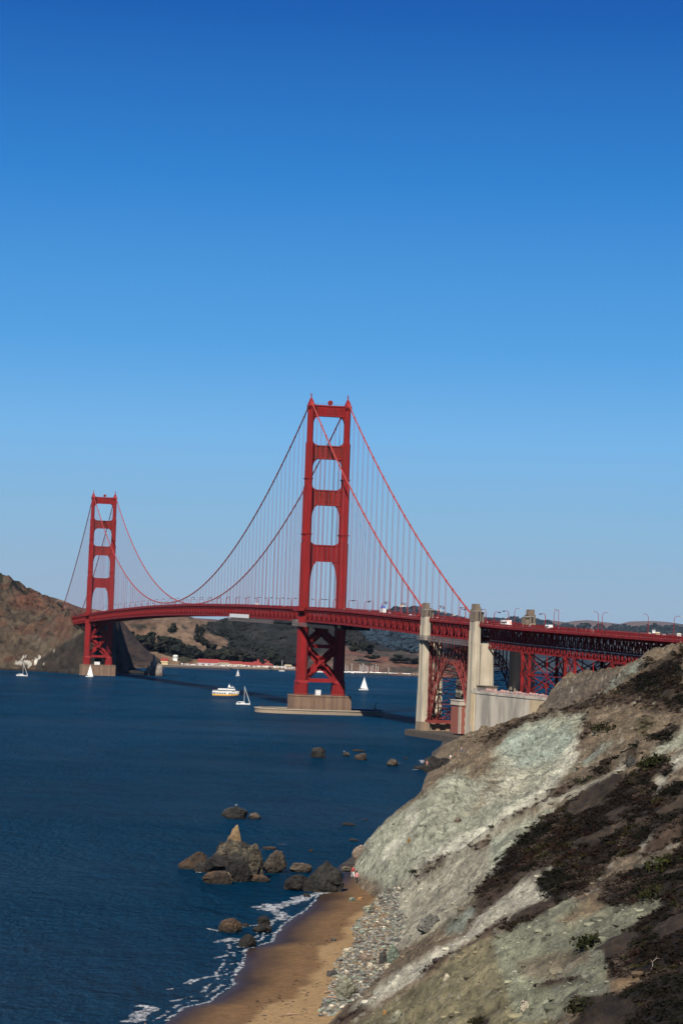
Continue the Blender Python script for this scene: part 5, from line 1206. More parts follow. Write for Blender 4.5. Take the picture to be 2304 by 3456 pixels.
for k in range(34):
    n = -rr.uniform(350, 640) if k < 26 else rr.uniform(-330, -40); e = -rr.uniform(10.2, 14.0)
    w_ = W_(e, n); person(w_[0], w_[1], zr(n) - 1.2, rr.uniform(0, 6), 'pedestrian in %s top and %s trousers, near sidewalk %s' % (tops[k % 6], bots[(k // 2) % 3], 'of the viaduct' if n < -450 else 'between the pylons' if n < -345 else 'right of the nearer tower'), (.15, .12, 0), tops[k % 6], bots[(k // 2) % 3], 1.0, 'pedestrians on the bridge sidewalk')
for k in range(12):
    n = -rr.uniform(470, 590); w_ = W_(-16.2 + rr.uniform(-.3, .6), n); person(w_[0], w_[1], 28.6, rr.uniform(0, 6), 'visitor in %s top on the concrete wall, %s half' % (tops[(k + 2) % 6], 'left' if n > -525 else 'right'), (.15, .12, 0), tops[(k + 2) % 6], bots[k % 3], 1.0, 'visitors on the wall top')

# street lamps and vehicles on the deck ------------------------------------
b = MB(); b.box(-.35, .35, -.35, .35, 0, 1.2); b.tube([(0, 0, 0), (0, 0, 5.7), (.25, 0, 6.7), (1.0, 0, 7.2), (2.6, 0, 7.1)], [.22, .17, .15, .13, .12], 6); LPM = b.mesh('post', RED)
b = MB(); b.taper(2.2, 3.5, -.35, .35, 6.75, 7.25, .15, .1); b.box(2.35, 3.35, -.22, .22, 6.65, 6.76); LHM = b.mesh('lantern', DARK)
b = MB(); b.tube([(0, 0, 0), (0, 0, 8.4), (.4, 0, 9.4), (1.4, 0, 9.9), (2.8, 0, 9.8)], [.15, .12, .10, .09, .08], 6); b.box(-.3, .3, -.3, .3, 0, 1.0); LPT = b.mesh('post', RED)
b = MB(); b.taper(2.6, 3.7, -.22, .22, 9.65, 9.95, .15, .08); LHT = b.mesh('lantern', GREYM)
ORD = ['first', 'second', 'third', 'fourth', 'fifth', 'sixth', 'seventh', 'eighth', 'ninth', 'tenth', '11th', '12th', '13th', '14th', '15th', '16th', '17th', '18th', '19th', '20th', '21st', '22nd', '23rd', '24th', '25th', '26th', '27th', '28th', '29th', '30th', '31st', '32nd', '33rd', '34th']
CNT = {}
def lamp(n, side, tall=False):
    e = side * 14.1; w_ = W_(e, n); seg = 'right of the large concrete pylon' if n < -440 else 'between the two near pylons' if n < -345 else 'to the right of the nearer tower' if n < 0 else 'to the left of the nearer tower' if n < 1280 else 'to the left of the far tower'
    CNT[(side, tall, seg)] = CNT.get((side, tall, seg), 0) + 1; o1_ = ORD[CNT[(side, tall, seg)] - 1]
    nm = ('tall silver lamp, %s on the %s side %s' if tall else 'red lamp post, %s on the %s side %s') % (o1_, 'near' if side < 0 else 'far', seg)
    nm0 = 'tall slender lamp post with silver head on the viaduct' if tall else ('red lamp post along the near side of the bridge deck' if side < 0 else 'red lamp post along the far side of the bridge deck')
    t = thing('street_lamp', nm, 'lamp post', (w_[0], w_[1], zr(n) - 1.2), HB + (0 if side < 0 else math.pi), 'street lamps along the bridge' if not tall else 'tall lamps along the viaduct')
    put('post', LPT if tall else LPM, t); put('lantern', LHT if tall else LHM, t)
LN = [-325 + k * 45.7 for k in range(33)]
for n in [q for q in LN if q >= 0] + [q for q in LN if q < 0][::-1]:
    if abs(n) < 9 or abs(n - 1280) < 9: n += 14
    for sd_ in (-1, 1): lamp(n, sd_)
for n in (-368, -412, -478): lamp(n, -1); lamp(n, 1)
for n in (-514, -578, -648, -738): lamp(n, -1, True)
for n in (-500, -562, -632, -700): lamp(n, 1, True)
TYRE = mat('tyre', (.015, .015, .015), .9)
def vehicle(n, e, kind, m, lab, dirn=1, grp=None):
    w_ = W_(e, n); t = thing({'car': 'car', 'van': 'van', 'bus': 'bus', 'truck': 'truck'}[kind], lab, kind, (w_[0], w_[1], zr(n) - 1.45), HB + (math.pi / 2 if dirn > 0 else -math.pi / 2), grp)
    L_, H_, Wd = {'car': (4.5, 1.45, 1.8), 'van': (6.2, 2.7, 2.1), 'bus': (12, 3.3, 2.5), 'truck': (8.5, 3.6, 2.4)}[kind]
    b = MB()
    if kind == 'car': b.taper(-L_ / 2, L_ / 2, -Wd / 2, Wd / 2, .35, .9, .1, .05); b.taper(-L_ * .38, L_ * .22, -Wd * .44, Wd * .44, .88, H_, .5, .12)
    elif kind == 'truck': b.box(-L_ / 2, L_ * .2, -Wd / 2, Wd / 2, .7, H_); b.taper(L_ * .24, L_ / 2, -Wd * .46, Wd * .46, .5, 2.5, .3, .1)
    else: b.taper(-L_ / 2, L_ / 2, -Wd / 2, Wd / 2, .4, H_, .12, .06)
    b.build('body', m, t); b = MB()
    if kind == 'car': b.box(-L_ * .25, L_ * .10, -Wd * .46, Wd * .46, 1.0, 1.3)
    else: b.box(-L_ * .42 if kind != 'truck' else L_ * .28, L_ * .44, -Wd / 2 - .02, Wd / 2 + .02, H_ * .5, H_ * .74)
    b.build('windows', GLASS, t)
    for x in (-L_ * .32, L_ * .32):
        for y in (-Wd / 2 + .05, Wd / 2 - .05):
            b = MB(); b.tube([(x, y - .12, .33), (x, y + .12, .33)], .34, 10); b.build('wheel', TYRE, t)
BUSM = mat('bus_paint', (.75, .73, .70), .4, .1, .3, stain=((.7, .12, .06), (.25, .25, .6), .8))
vehicle(-478, -7.5, 'bus', BUSM, 'white and orange bus just right of the large concrete pylon')
vehicle(-552, -8, 'van', WHITE, 'white camper van on the viaduct below the brown pylon')
vehicle(-212, -8, 'truck', WHITE, 'white truck with blue tarpaulin right of the nearer tower')
b = MB(); w_ = W_(-8, -210)
vehicle(1180, -7, 'truck', WHITE, 'big white truck near the far tower')
vehicle(210, -8, 'van', WHITE, 'white van on the deck left of the nearer tower')
carm = [WHITE, mat('car_grey', (.12, .12, .13), .3), mat('car_black', (.015, .015, .018), .3), mat('car_silver', (.45, .45, .47), .35, metal=.4), mat('car_red', (.3, .02, .02), .3)]
for k in range(30):
    n = rr.uniform(-700, 900); vehicle(n, -3.5 if k % 2 else -8, 'car', carm[k % 5], '%s car in the %s lane %s' % (['white', 'dark grey', 'black', 'silver', 'red'][k % 5], 'inner' if k % 2 else 'near outer', 'on the viaduct right of the pylons' if n < -445 else 'between the pylons' if n < -345 else 'right of the nearer tower' if n < 0 else 'left of the nearer tower'), 1 if k % 2 else -1, 'cars on the bridge deck')
b = MB(); b.box(-2.6, 2.3, -1.3, 1.3, 0, .5); b.taper(-2.4, 2.1, -1.2, 1.2, .5, 1.9, 1.0, .5); w_ = W_(-8, -213)
o = b.build('blue_tarpaulin', mat('blue_tarp', (.03, .10, .35), .7), None, loc=(w_[0], w_[1], zr(-213) + 2.2)); tag(o, 'bright blue tarpaulin bundle on top of the white truck', 'tarpaulin'); o.rotation_euler = (0, 0, HB + 1.57)

# rocks --------------------------------------------------------------------
def vn3(p, s=0):
    return (vn(p[:, 0], p[:, 1], s) + vn(p[:, 1] + 7, p[:, 2], s + 1) + vn(p[:, 2] - 3, p[:, 0], s + 2)) / 3 * 2 - 1
def rock_v(seed, sub=3, planes=12, amp=.12, cut=.72):
    """a fractured block: random planes cut it, joints offset the pieces, then small relief"""
    r = np.random.default_rng(seed); v, f = ICO[sub]; v = v.copy()
    for _ in range(planes):
        n = r.normal(size=3); n /= np.linalg.norm(n); d = r.uniform(cut, .92); k = np.maximum(0, v @ n - d); v -= k[:, None] * n
    if sub >= 3:
        c = r.normal(size=(26, 3)); c /= np.linalg.norm(c, axis=1)[:, None]; c *= r.uniform(.6, 1, (26, 1)); o_ = r.uniform(-1, 1, 26)
        j = ((v[:, None] - c[None]) ** 2).sum(-1); i1 = j.argmin(1); v *= (1 + amp * .75 * o_[i1])[:, None]
        jj = np.sort(j, 1); crack = np.clip((jj[:, 1] - jj[:, 0]) / .05, 0, 1); v *= (1 - .07 * (1 - crack))[:, None]
    for o_, a in ((1.7, amp), (4.0, amp * .5), (9.0, amp * .35), (17.0, amp * .22)):
        v *= (1 + a * vn3(v * o_ + seed * 3.1, seed))[:, None]
    return v, f
def rock_mat(name, c, c2, sc=.6, dark_below=.6, tide=(.012, .009, .006), bump=.6, top=2.3):
    m = bpy.data.materials.new(name); m.use_nodes = True; n = m.node_tree.nodes; l = m.node_tree.links; p = n['Principled BSDF']; p.inputs['Roughness'].default_value = .85; p.inputs['Specular IOR Level'].default_value = .3
    g = n.new('ShaderNodeNewGeometry'); no = n.new('ShaderNodeTexNoise'); no.inputs['Scale'].default_value = sc; no.inputs['Detail'].default_value = 8; no.inputs['Roughness'].default_value = .68; l.new(g.outputs['Position'], no.inputs['Vector'])
    rp = n.new('ShaderNodeValToRGB'); rp.color_ramp.elements[0].position = .38; rp.color_ramp.elements[1].position = .62; rp.color_ramp.elements[0].color = (*c2, 1); rp.color_ramp.elements[1].color = (*c, 1); l.new(no.outputs[0], rp.inputs[0])
    sx = n.new('ShaderNodeSeparateXYZ'); l.new(g.outputs['Position'], sx.inputs[0]); mr = n.new('ShaderNodeMapRange'); mr.inputs[1].default_value = dark_below * .5 if dark_below > 0 else -20; mr.inputs[2].default_value = dark_below * 1.5 if dark_below > 0 else -19; l.new(sx.outputs[2], mr.inputs[0])
    mx = n.new('ShaderNodeMix'); mx.data_type = 'RGBA'; l.new(mr.outputs[0], mx.inputs[0]); mx.inputs[6].default_value = (*tide, 1); l.new(rp.outputs[0], mx.inputs[7]); 
    # weathered upward faces are paler
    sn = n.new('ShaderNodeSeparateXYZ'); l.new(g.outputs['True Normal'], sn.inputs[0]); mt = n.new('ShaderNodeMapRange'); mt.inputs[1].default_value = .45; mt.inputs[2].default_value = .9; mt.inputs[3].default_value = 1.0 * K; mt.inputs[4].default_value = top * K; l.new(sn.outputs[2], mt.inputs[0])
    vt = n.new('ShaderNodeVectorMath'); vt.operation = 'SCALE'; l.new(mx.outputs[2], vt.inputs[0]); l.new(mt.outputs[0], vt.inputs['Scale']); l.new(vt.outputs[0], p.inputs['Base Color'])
    b = n.new('ShaderNodeBump'); b.inputs['Distance'].default_value = bump; n2 = n.new('ShaderNodeTexNoise'); n2.inputs['Scale'].default_value = sc * 2.5; n2.inputs['Detail'].default_value = 8; l.new(g.outputs['Position'], n2.inputs['Vector']); l.new(n2.outputs[0], b.inputs['Height']); l.new(b.outputs[0], p.inputs['Normal'])
    return m
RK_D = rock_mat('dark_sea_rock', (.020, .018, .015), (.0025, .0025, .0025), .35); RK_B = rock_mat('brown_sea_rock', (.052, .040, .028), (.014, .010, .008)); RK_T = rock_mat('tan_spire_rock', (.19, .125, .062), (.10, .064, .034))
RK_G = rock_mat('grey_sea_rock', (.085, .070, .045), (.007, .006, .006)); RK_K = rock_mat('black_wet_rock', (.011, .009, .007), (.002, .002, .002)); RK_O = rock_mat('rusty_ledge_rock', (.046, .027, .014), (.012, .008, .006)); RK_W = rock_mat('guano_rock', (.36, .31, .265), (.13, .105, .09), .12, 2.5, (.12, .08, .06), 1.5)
def rock(name, px0, px1, pyb, pyt, m, seed, lab=None, parent=None, org=None, d=1.0, Y=None, zb=0.0, sub=3, cut=.72, lean=0.0, amp=.14, peak=0.0):
    x0, y0, _ = at_z(px0, pyb, zb); x1 = at_z(px1, pyb, zb)[0]
    if Y: x0 = at_Y(px0, pyb, Y)[0]; x1 = at_Y(px1, pyb, Y)[0]; y0 = Y
    W2 = (x1 - x0) / 2; Yc = y0 + W2 * d * .7; h = at_Y((px0 + px1) / 2, pyt, Yc)[2] - zb; zb0 = zb
    v, f = rock_v(seed, sub, 13, amp, cut); v[:, 2] = (v[:, 2] - v[:, 2].min()) / (v[:, 2].max() - v[:, 2].min())
    v[:, 0] /= np.abs(v[:, 0]).max(); v[:, 1] /= np.abs(v[:, 1]).max(); zz = v[:, 2].copy()
    if peak: k = 1 - peak * np.clip(zz - .35, 0, 1); v[:, 0] *= k; v[:, 1] *= k
    v[:, 0] = v[:, 0] * W2 + lean * W2 * zz; v[:, 1] *= W2 * d; v[:, 2] = zz * h * 1.35 - h * .35
    cx, cy = (x0 + x1) / 2, Yc
    if parent is not None: v += np.array([cx, cy, zb]) - np.array(org); return put(name, npmesh(name, v, f, m, False), parent)
    o = put(name, npmesh(name, v, f, m, False), None, (cx, cy, zb)); tag(o, lab, 'rock'); return o
ox, oy, _ = at_z(790, 2968); st = thing('sea_stack', 'largest dark sea rock topped by a tan stone spire off the beach', 'rock', (ox, oy, 0)); O_ = (ox, oy, 0)
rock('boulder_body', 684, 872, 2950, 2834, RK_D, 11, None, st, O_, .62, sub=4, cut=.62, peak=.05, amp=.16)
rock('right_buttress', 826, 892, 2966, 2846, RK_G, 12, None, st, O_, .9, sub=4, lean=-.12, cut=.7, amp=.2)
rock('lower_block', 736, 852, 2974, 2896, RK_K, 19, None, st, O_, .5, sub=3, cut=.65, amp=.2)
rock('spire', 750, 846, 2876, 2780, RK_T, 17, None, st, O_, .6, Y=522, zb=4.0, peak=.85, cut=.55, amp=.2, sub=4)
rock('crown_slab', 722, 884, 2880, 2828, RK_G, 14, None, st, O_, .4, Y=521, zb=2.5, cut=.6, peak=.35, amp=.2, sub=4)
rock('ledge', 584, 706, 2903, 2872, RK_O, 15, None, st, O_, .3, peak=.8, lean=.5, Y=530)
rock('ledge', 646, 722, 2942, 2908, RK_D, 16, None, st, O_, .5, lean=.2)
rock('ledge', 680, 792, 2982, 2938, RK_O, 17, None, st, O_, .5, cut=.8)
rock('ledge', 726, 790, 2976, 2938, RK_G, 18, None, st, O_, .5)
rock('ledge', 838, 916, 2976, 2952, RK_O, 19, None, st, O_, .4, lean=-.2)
rock('sea_rock', 876, 966, 2946, 2868, RK_B, 21, 'brown cone shaped sea rock right of the spire rock', lean=.25, peak=.5, d=.7)
rock('sea_rock', 974, 1055, 2944, 2912, RK_B, 22, 'flat topped brown rock between the cone rock and the beach rocks', cut=.6, d=.6)
rock('sea_rock', 955, 1050, 3004, 2950, RK_K, 23, 'low black rock with pale seaward foot at the beach end', cut=.7, d=.6, zb=0)
rock('sea_rock', 1040, 1164, 3012, 2902, RK_D, 24, 'tall jagged grey and black rock standing where the beach ends', cut=.72, d=.55, amp=.2, peak=.5, sub=4)
rock('sea_rock', 1020, 1075, 3008, 2945, RK_K, 25, 'dark leaning rock against the left of the tall jagged one', cut=.72, d=.5, lean=.3)
rock('sea_rock', 744, 842, 2762, 2720, RK_D, 26, 'dark whitish streaked rock alone farther out behind the spire rock', cut=.7, d=.6, lean=.05)
rock('sea_rock', 836, 882, 2764, 2742, RK_B, 27, 'small brown hump touching the streaked outer rock', cut=.7, d=.6, peak=.5)
rock('sea_rock', 880, 934, 2867, 2856, RK_O, 28, 'thin rusty reef just behind the cone shaped rock', d=.3)
rock('sea_rock', 1040, 1058, 2875, 2865, RK_K, 29, 'tiny dark rock awash in the middle of the bay', d=.5)
rock('sea_rock', 1150, 1200, 2786, 2775, RK_K, 30, 'low black reef in the bay nearer the cliff', d=.3); rock('sea_rock', 1172, 1208, 2838, 2829, RK_K, 31, 'lowest black reef close to the cliff foot', d=.3); rock('sea_rock', 1225, 1242, 2768, 2763, RK_K, 32, 'speck of black reef right of the low one', d=.3)
rock('sea_rock', 735, 818, 3146, 3098, RK_O, 33, 'rounded rust brown boulder in the shallow surf', cut=.85, d=.7); rock('sea_rock', 866, 912, 3122, 3090, RK_K, 34, 'upper black boulder of the surf pair', d=.7); rock('sea_rock', 842, 914, 3148, 3116, RK_K, 35, 'wide black boulder below the upper one in the surf', d=.6, lean=.2)
rock('sea_rock', 800, 866, 3196, 3152, RK_K, 36, 'solid black boulder nearest the wet sand', cut=.75, d=.6); rock('sea_rock', 806, 846, 3128, 3116, RK_K, 37, 'small black stones between the surf boulders', d=.5); rock('sea_rock', 1022, 1050, 3028, 3014, RK_K, 38, 'small black stone in the foam at the beach end', d=.6)
rock('sea_rock', 1042, 1100, 2556, 2519, RK_D, 39, 'pointed double rock in mid channel below the nearer tower', cut=.7, d=.6, peak=.3); rock('sea_rock', 1154, 1180, 2552, 2538, RK_B, 40, 'small brown rock with a gull left of the twin rock', d=.6); rock('sea_rock', 1196, 1240, 2565, 2541, RK_B, 41, 'broad brown rock in mid channel', d=.6); rock('sea_rock', 1188, 1232, 2536, 2529, RK_K, 42, 'thin dark reef behind the broad brown rock', d=.3)
rock('sea_rock', 1302, 1342, 2585, 2561, RK_B, 43, 'brown rock nearest the black shore point', d=.6); rock('sea_rock', 1362, 1374, 2562, 2555, RK_K, 44, 'dot of dark rock off the black shore point', d=.6)
for k, a in enumerate([(1424, 1500, 2606, 2552), (1450, 1540, 2600, 2556), (1490, 1560, 2606, 2576), (1396, 1460, 2597, 2580), (1430, 1470, 2580, 2552)]):
    rock('shore_rock', a[0], a[1], a[2], a[3], RK_D if k % 2 == 0 else RK_K, 50 + k, ['grey rounded rock in the middle of the black shore point', 'black rock inland on the shore point', 'dark block where the slope meets the shore point', 'lowest black slab at the seaward tip of the point', 'upper black knob of the shore point'][k], d=.5)
rock('shore_rock', 1182, 1235, 2925, 2850, rock_mat('pink_rock', (.20, .15, .115), (.08, .06, .045)), 61, 'pinkish upright rock at the foot of the pale cliff', d=.6, Y=560, zb=1.5, lean=.25, peak=.2)
rock('shore_rock', 1160, 1215, 2958, 2918, RK_D, 62, 'dark rock below the pinkish one behind the walkers', d=.5, Y=545, zb=1)
rock('shore_rock', 1145, 1192, 2972, 2944, RK_G, 63, 'grey slab beside the person in red', d=.5, Y=530, zb=1.5)
ndx = at_z(520, 2281); nd = thing('needle_rock', 'pale pinnacle rock with whitewashed base at the tip of the headland', 'rock', (ndx[0], ndx[1], 0)); O2 = (ndx[0], ndx[1], 0)
rock('pinnacle', 497, 552, 2280, 2203, RK_W, 71, None, nd, O2, .5, peak=.7, sub=4, amp=.22, lean=-.05); rock('shoulder', 478, 530, 2278, 2240, RK_W, 72, None, nd, O2, .5, peak=.5, lean=.3, sub=4, amp=.2); rock('shoulder', 522, 558, 2281, 2238, RK_W, 73, None, nd, O2, .5, sub=4, amp=.2)
b = MB(); x_, y_, _ = at_z(534, 2279); b.box(-5, 9, -2, 3, 1, 9); b.box(-17, -6, -2, 3, 2, 6); b.build('whitewashed_wall', WHITE, nd, loc=(x_ - ndx[0], y_ - ndx[1] - 5, 0)); b = MB(); b.box(2.4, 4.6, -2.1, -1.9, 3, 7); b.build('doorway', DARK, nd, loc=(x_ - ndx[0], y_ - ndx[1] - 5, 0)); b = MB(); b.box(-5.2, -2, -2.3, 0, 2, 9.5); b.build('brick_buttress', BRICK, nd, loc=(x_ - ndx[0], y_ - ndx[1] - 5, 0))
rock('shore_rock', 420, 490, 2273, 2262, RK_K, 75, 'low black reef between the far tower and the pale pinnacle', d=.3, Y=3150)
# big boulders on slope and beach
def on(px0, px1, pyb, pyt, m, seed, lab, d=.8, **k):
    g_ = gp((px0 + px1) / 2, pyb); rock('boulder', px0, px1, pyb, pyt, m, seed, lab, d=d, Y=g_[1], zb=g_[2] - .3, **k)
RK_GG = rock_mat('green_grey_boulder', (.15, .15, .105), (.095, .09, .064), .8, -5); RK_GR = rock_mat('greenish_boulder', (.15, .185, .14), (.07, .085, .062), .9, -5); RK_BR = rock_mat('brown_boulder', (.12, .092, .066), (.05, .04, .03), .9, -5)
RK_PL = rock_mat('pale_boulder', (.36, .32, .24), (.22, .19, .14), 1.2, -5); RK_DG = rock_mat('dark_grey_boulder', (.06, .057, .05), (.022, .021, .019), 1.2, -5); RK_GY = rock_mat('mid_grey_stone', (.135, .132, .115), (.06, .058, .05), 1.5, -5); RK_OR = rock_mat('orange_stone', (.28, .15, .05), (.17, .085, .03), 1.5, -5)
on(1126, 1206, 3378, 3292, RK_GG, 81, 'big rounded olive grey boulder at the edge of the sand', cut=.85)
on(1302, 1345, 3246, 3190, RK_GR, 82, 'pale green block leaning at the top of the boulder field'); on(1272, 1308, 3256, 3208, RK_DG, 83, 'dark slab next to the pale green block', lean=.3); on(1292, 1322, 3268, 3250, RK_PL, 84, 'cream stone below the pale green block')
on(1098, 1140, 3298, 3272, RK_DG, 85, 'dark wet boulder standing apart on the sand'); on(1150, 1188, 3219, 3201, RK_PL, 86, 'whitish rock alone on the dry sand'); on(1404, 1492, 3148, 3080, RK_GY, 87, 'big jagged dark brown outcrop on the pale slope above the rocks', amp=.16, sub=4, cut=.6, d=.5, peak=.3)
on(1222, 1262, 3078, 3055, RK_GG, 88, 'flat greenish boulder where rocks meet sand'); on(1176, 1200, 3042, 3028, RK_GR, 89, 'small dark green rock on the upper sand'); on(1206, 1226, 3040, 3028, RK_OR, 90, 'small yellowish rock beside the dark green one')
on(1200, 1268, 3245, 3220, RK_BR, 91, 'brown flat boulder in the middle of the boulder field'); on(1235, 1262, 3272, 3250, RK_PL, 92, 'light angular stone below the brown flat boulder'); on(1220, 1262, 3375, 3352, RK_BR, 93, 'long brown stone on the white slope', lean=.5); on(1288, 1306, 3424, 3408, RK_OR, 94, 'orange stone on the olive slope'); on(1115, 1136, 3176, 3164, RK_DG, 95, 'little dark seaweed covered stone on the damp sand')
on(1495, 1522, 3306, 3285, RK_PL, 96, 'pale round boulder on the olive slope'); on(1752, 1785, 3412, 3372, RK_PL, 97, 'pale cream boulder low on the green grey slope'); on(1318, 1366, 3450, 3408, RK_GG, 98, 'half buried olive boulder near the bottom', cut=.85)
on(1530, 1560, 2780, 2758, RK_BR, 99, 'dark rock jutting from the pale cliff face'); on(2110, 2150, 2590, 2548, RK_DG, 100, 'dark brown pointed rock in the brown slope', peak=.4); on(2210, 2240, 2680, 2654, RK_GY, 101, 'grey outcrop between two brush patches'); on(1900, 1918, 2502, 2492, RK_GR, 102, 'small rock at the lip of the pale bowl'); on(1372, 1386, 2840, 2828, RK_OR, 103, 'orange patchy stone low on the pale cliff')
# boulder field
FIELD = [(1290, 3010), (1350, 2995), (1345, 3060), (1375, 3100), (1345, 3190), (1285, 3290), (1205, 3375), (1120, 3430), (1070, 3435), (1110, 3340), (1130, 3250), (1200, 3185), (1185, 3135), (1235, 3075)]
rv = [rock_v(200 + i, 1, 9, .15, .6) for i in range(8)]; RM = [npmesh('boulder', v * (1, .9, .7), f, m, False) for (v, f), m in zip(rv, [RK_GY, RK_GR, RK_DG, RK_BR, RK_GG, RK_GY, RK_DG, RK_PL])]
r = np.random.default_rng(21)
def in_field():
    while True:
        q = (r.uniform(1060, 1380), r.uniform(2990, 3440))
        if inside(FIELD, np.array([q[0]]), np.array([q[1]]))[0]:
            g_ = gp(*q)
            if g_: return g_
for k in range(150):
    g_ = in_field(); s = r.uniform(.26, .62) * (1.25 if k % 5 == 0 else 1); o = put('boulder', RM[[0, 1, 2, 3, 4, 5, 6, 0, 1, 7][k % 10]], None, (g_[0], g_[1], g_[2] + s * .2)); sx_ = r.uniform(.8, 1.5); o.scale = (s * sx_, s, s * r.uniform(.7, 1.1)); o.rotation_euler = (r.uniform(-.4, .4), r.uniform(-.4, .4), r.uniform(0, 6))
    tag(o, '%s %s %s boulder %s the rock field between sand and cliff' % ('long' if sx_ > 1.25 else 'oval' if sx_ > 1.0 else 'blunt', 'large' if s > .6 else 'middling' if s > .42 else 'small', ['grey', 'greenish', 'blackish', 'brown', 'olive', 'grey', 'blackish', 'grey', 'greenish', 'cream'][k % 10], 'at the far end of' if g_[1] > 470 else 'in the middle of' if g_[1] > 390 else 'at the near end of'), 'rock', 'boulders between sand and cliff')
Pn = []; Sn = []; 
for k in range(4200): g_ = in_field(); s = r.uniform(.08, .34); Pn.append((g_[0], g_[1], g_[2] + s * .1)); Sn.append((s * r.uniform(.8, 1.6), s, s * .8))
STCOL = np.array([(.18, .178, .155), (.155, .18, .145), (.07, .066, .06), (.12, .095, .075), (.30, .28, .22), (.12, .12, .11)]); STM = mat('loose_stone', (1, 1, 1), .9, .2, 2, attr='Col')
V_, F_, T_ = scatter(rv[0][0], rv[0][1], Pn, Sn, r.uniform(0, 6, len(Pn)), STCOL[r.integers(0, 6, len(Pn))] * r.uniform(.7, 1.2, (len(Pn), 1))); put('shingle', npmesh('shingle', V_, F_, STM, False, T_), kind='stuff')
# loose stones all over the slope
vis = (~sandm) & (QX > 1180) & (QX < 2400) & (QY < 3600) & (YY < 1100) & (ZZ > 1)
def pick(mask, n, seed, powr=1.6):
    rg = np.random.default_rng(seed); idx = np.flatnonzero(mask.ravel()); wgt = YY.ravel()[idx] ** powr; wgt /= wgt.sum(); c = rg.choice(idx, n, p=wgt)
    i, j = np.divmod(c, nc); i = np.clip(i, 0, nr - 2); j = np.clip(j, 0, nc - 2); u, v = rg.random(n), rg.random(n)
    def L_(A): return (A[i, j] * (1 - u) + A[i, j + 1] * u) * (1 - v) + (A[i + 1, j] * (1 - u) + A[i + 1, j + 1] * u) * v
    return np.stack([L_(XX), L_(YY), L_(ZZ)], -1), i, j
P_, i_, j_ = pick(vis & (VEG < .9), 5200, 31, .6); s = np.random.default_rng(32).pareto(2.6, len(P_)) * .09 + .07 + P_[:, 1] * .00015; s = np.minimum(s, .8)
tc_ = np.clip(COLR[i_, j_] * np.random.default_rng(33).choice([.45, .6, .8, 1.2, 1.4], (len(P_), 1)), .02, .6)
V_, F_, T_ = scatter(rv[1][0], rv[1][1], P_ + np.array([0, 0, 1]) * s[:, None] * .2, np.stack([s * 1.2, s, s * .7], -1), np.random.default_rng(34).uniform(0, 6, len(P_)), tc_); put('loose_stones', npmesh('loose_stones', V_, F_, STM, False, T_), kind='stuff')
# kelp and pebbles strewn over the sand
r = np.random.default_rng(77); Pn = []; Sn = []
while len(Pn) < 260:
    q = (r.uniform(600, 1280), r.uniform(3000, 3450)); g_ = at_z(q[0], q[1], 1.2); bz = float(beach_z(np.array([g_[0]]), np.array([g_[1]]))[0]); cz_ = float(ground(np.array([g_[0]]), np.array([g_[1]]))[1][0])
    if bz > .7 and cz_ < 0: g_ = at_z(q[0], q[1], bz); sz = r.uniform(.06, .22); Pn.append((g_[0], g_[1], bz)); Sn.append((sz * r.uniform(1, 2.5), sz, sz * .35))
V_, F_, T_ = scatter(rv[3][0], rv[3][1], Pn, Sn, r.uniform(0, 6, len(Pn)), np.array([(.03, .02, .015), (.05, .03, .02), (.10, .08, .06)])[r.integers(0, 3, len(Pn))]); put('kelp_and_pebbles', npmesh('kelp_and_pebbles', V_, F_, STM, False, T_), kind='stuff')
# driftwood
for k, (x0, y0, x1, y1, lab) in enumerate([(948, 3432, 1005, 3426, 'pale driftwood branch lying on the lower sand'), (1190, 3188, 1240, 3180, 'dark log pointing at the boulder field'), (1282, 3191, 1318, 3192, 'reddish dark log among the boulders'), (1100, 3370, 1165, 3378, 'pinkish log beside the big olive boulder'), (1076, 3404, 1104, 3392, 'thin dark stick on the sand left of the stones'), (1092, 3355, 1130, 3352, 'short pale log above the pinkish one'), (1020, 3408, 1040, 3412, 'small twig on the sand'), (1125, 3222, 1155, 3224, 'thin stick beside the whitish rock')]):
    a_ = gp(x0, y0); c_ = gp(x1, y1); b = MB(); m_ = ((a_[0] + c_[0]) / 2, (a_[1] + c_[1]) / 2, max(a_[2], c_[2])); A = Vector(a_) - Vector(m_); C_ = Vector(c_) - Vector(m_); rad = .05 if k in (4, 6, 7) else .15
    b.tube([A + Vector((0, 0, rad)), A.lerp(C_, .4) + Vector((0, .1, rad * 1.6)), C_ + Vector((0, 0, rad))], [rad, rad * .9, rad * .5], 6); b.tube([A.lerp(C_, .4) + Vector((0, 0, rad)), A.lerp(C_, .6) + Vector((0, .5, rad + .25))], [rad * .5, rad * .2], 5)
    o = b.build('driftwood', WOOD if k in (0, 3, 5) else TIMB, None, loc=m_); tag(o, lab, 'driftwood')

# foam -----------------------------------------------------------------------
FOAM = mat('sea_foam', (.55, .57, .60), .9, .08, 3)
fn_ = FOAM.node_tree.nodes; fl_ = FOAM.node_tree.links; f1_ = fn_.new('ShaderNodeTexNoise'); f1_.inputs['Scale'].default_value = 1.1; f1_.inputs['Detail'].default_value = 7; f1_.inputs['Roughness'].default_value = .75
f2_ = fn_.new('ShaderNodeTexCoord'); f3_ = fn_.new('ShaderNodeMapping'); f3_.inputs['Scale'].default_value = (1, .5, 1); fl_.new(f2_.outputs['Object'], f3_.inputs[0]); fl_.new(f3_.outputs[0], f1_.inputs['Vector'])
f4_ = fn_.new('ShaderNodeMapRange'); f4_.inputs[1].default_value = .40; f4_.inputs[2].default_value = .72; f4_.inputs[3].default_value = .0; f4_.inputs[4].default_value = .85; fl_.new(f1_.outputs[0], f4_.inputs[0]); fl_.new(f4_.outputs[0], fn_['Principled BSDF'].inputs['Alpha'])
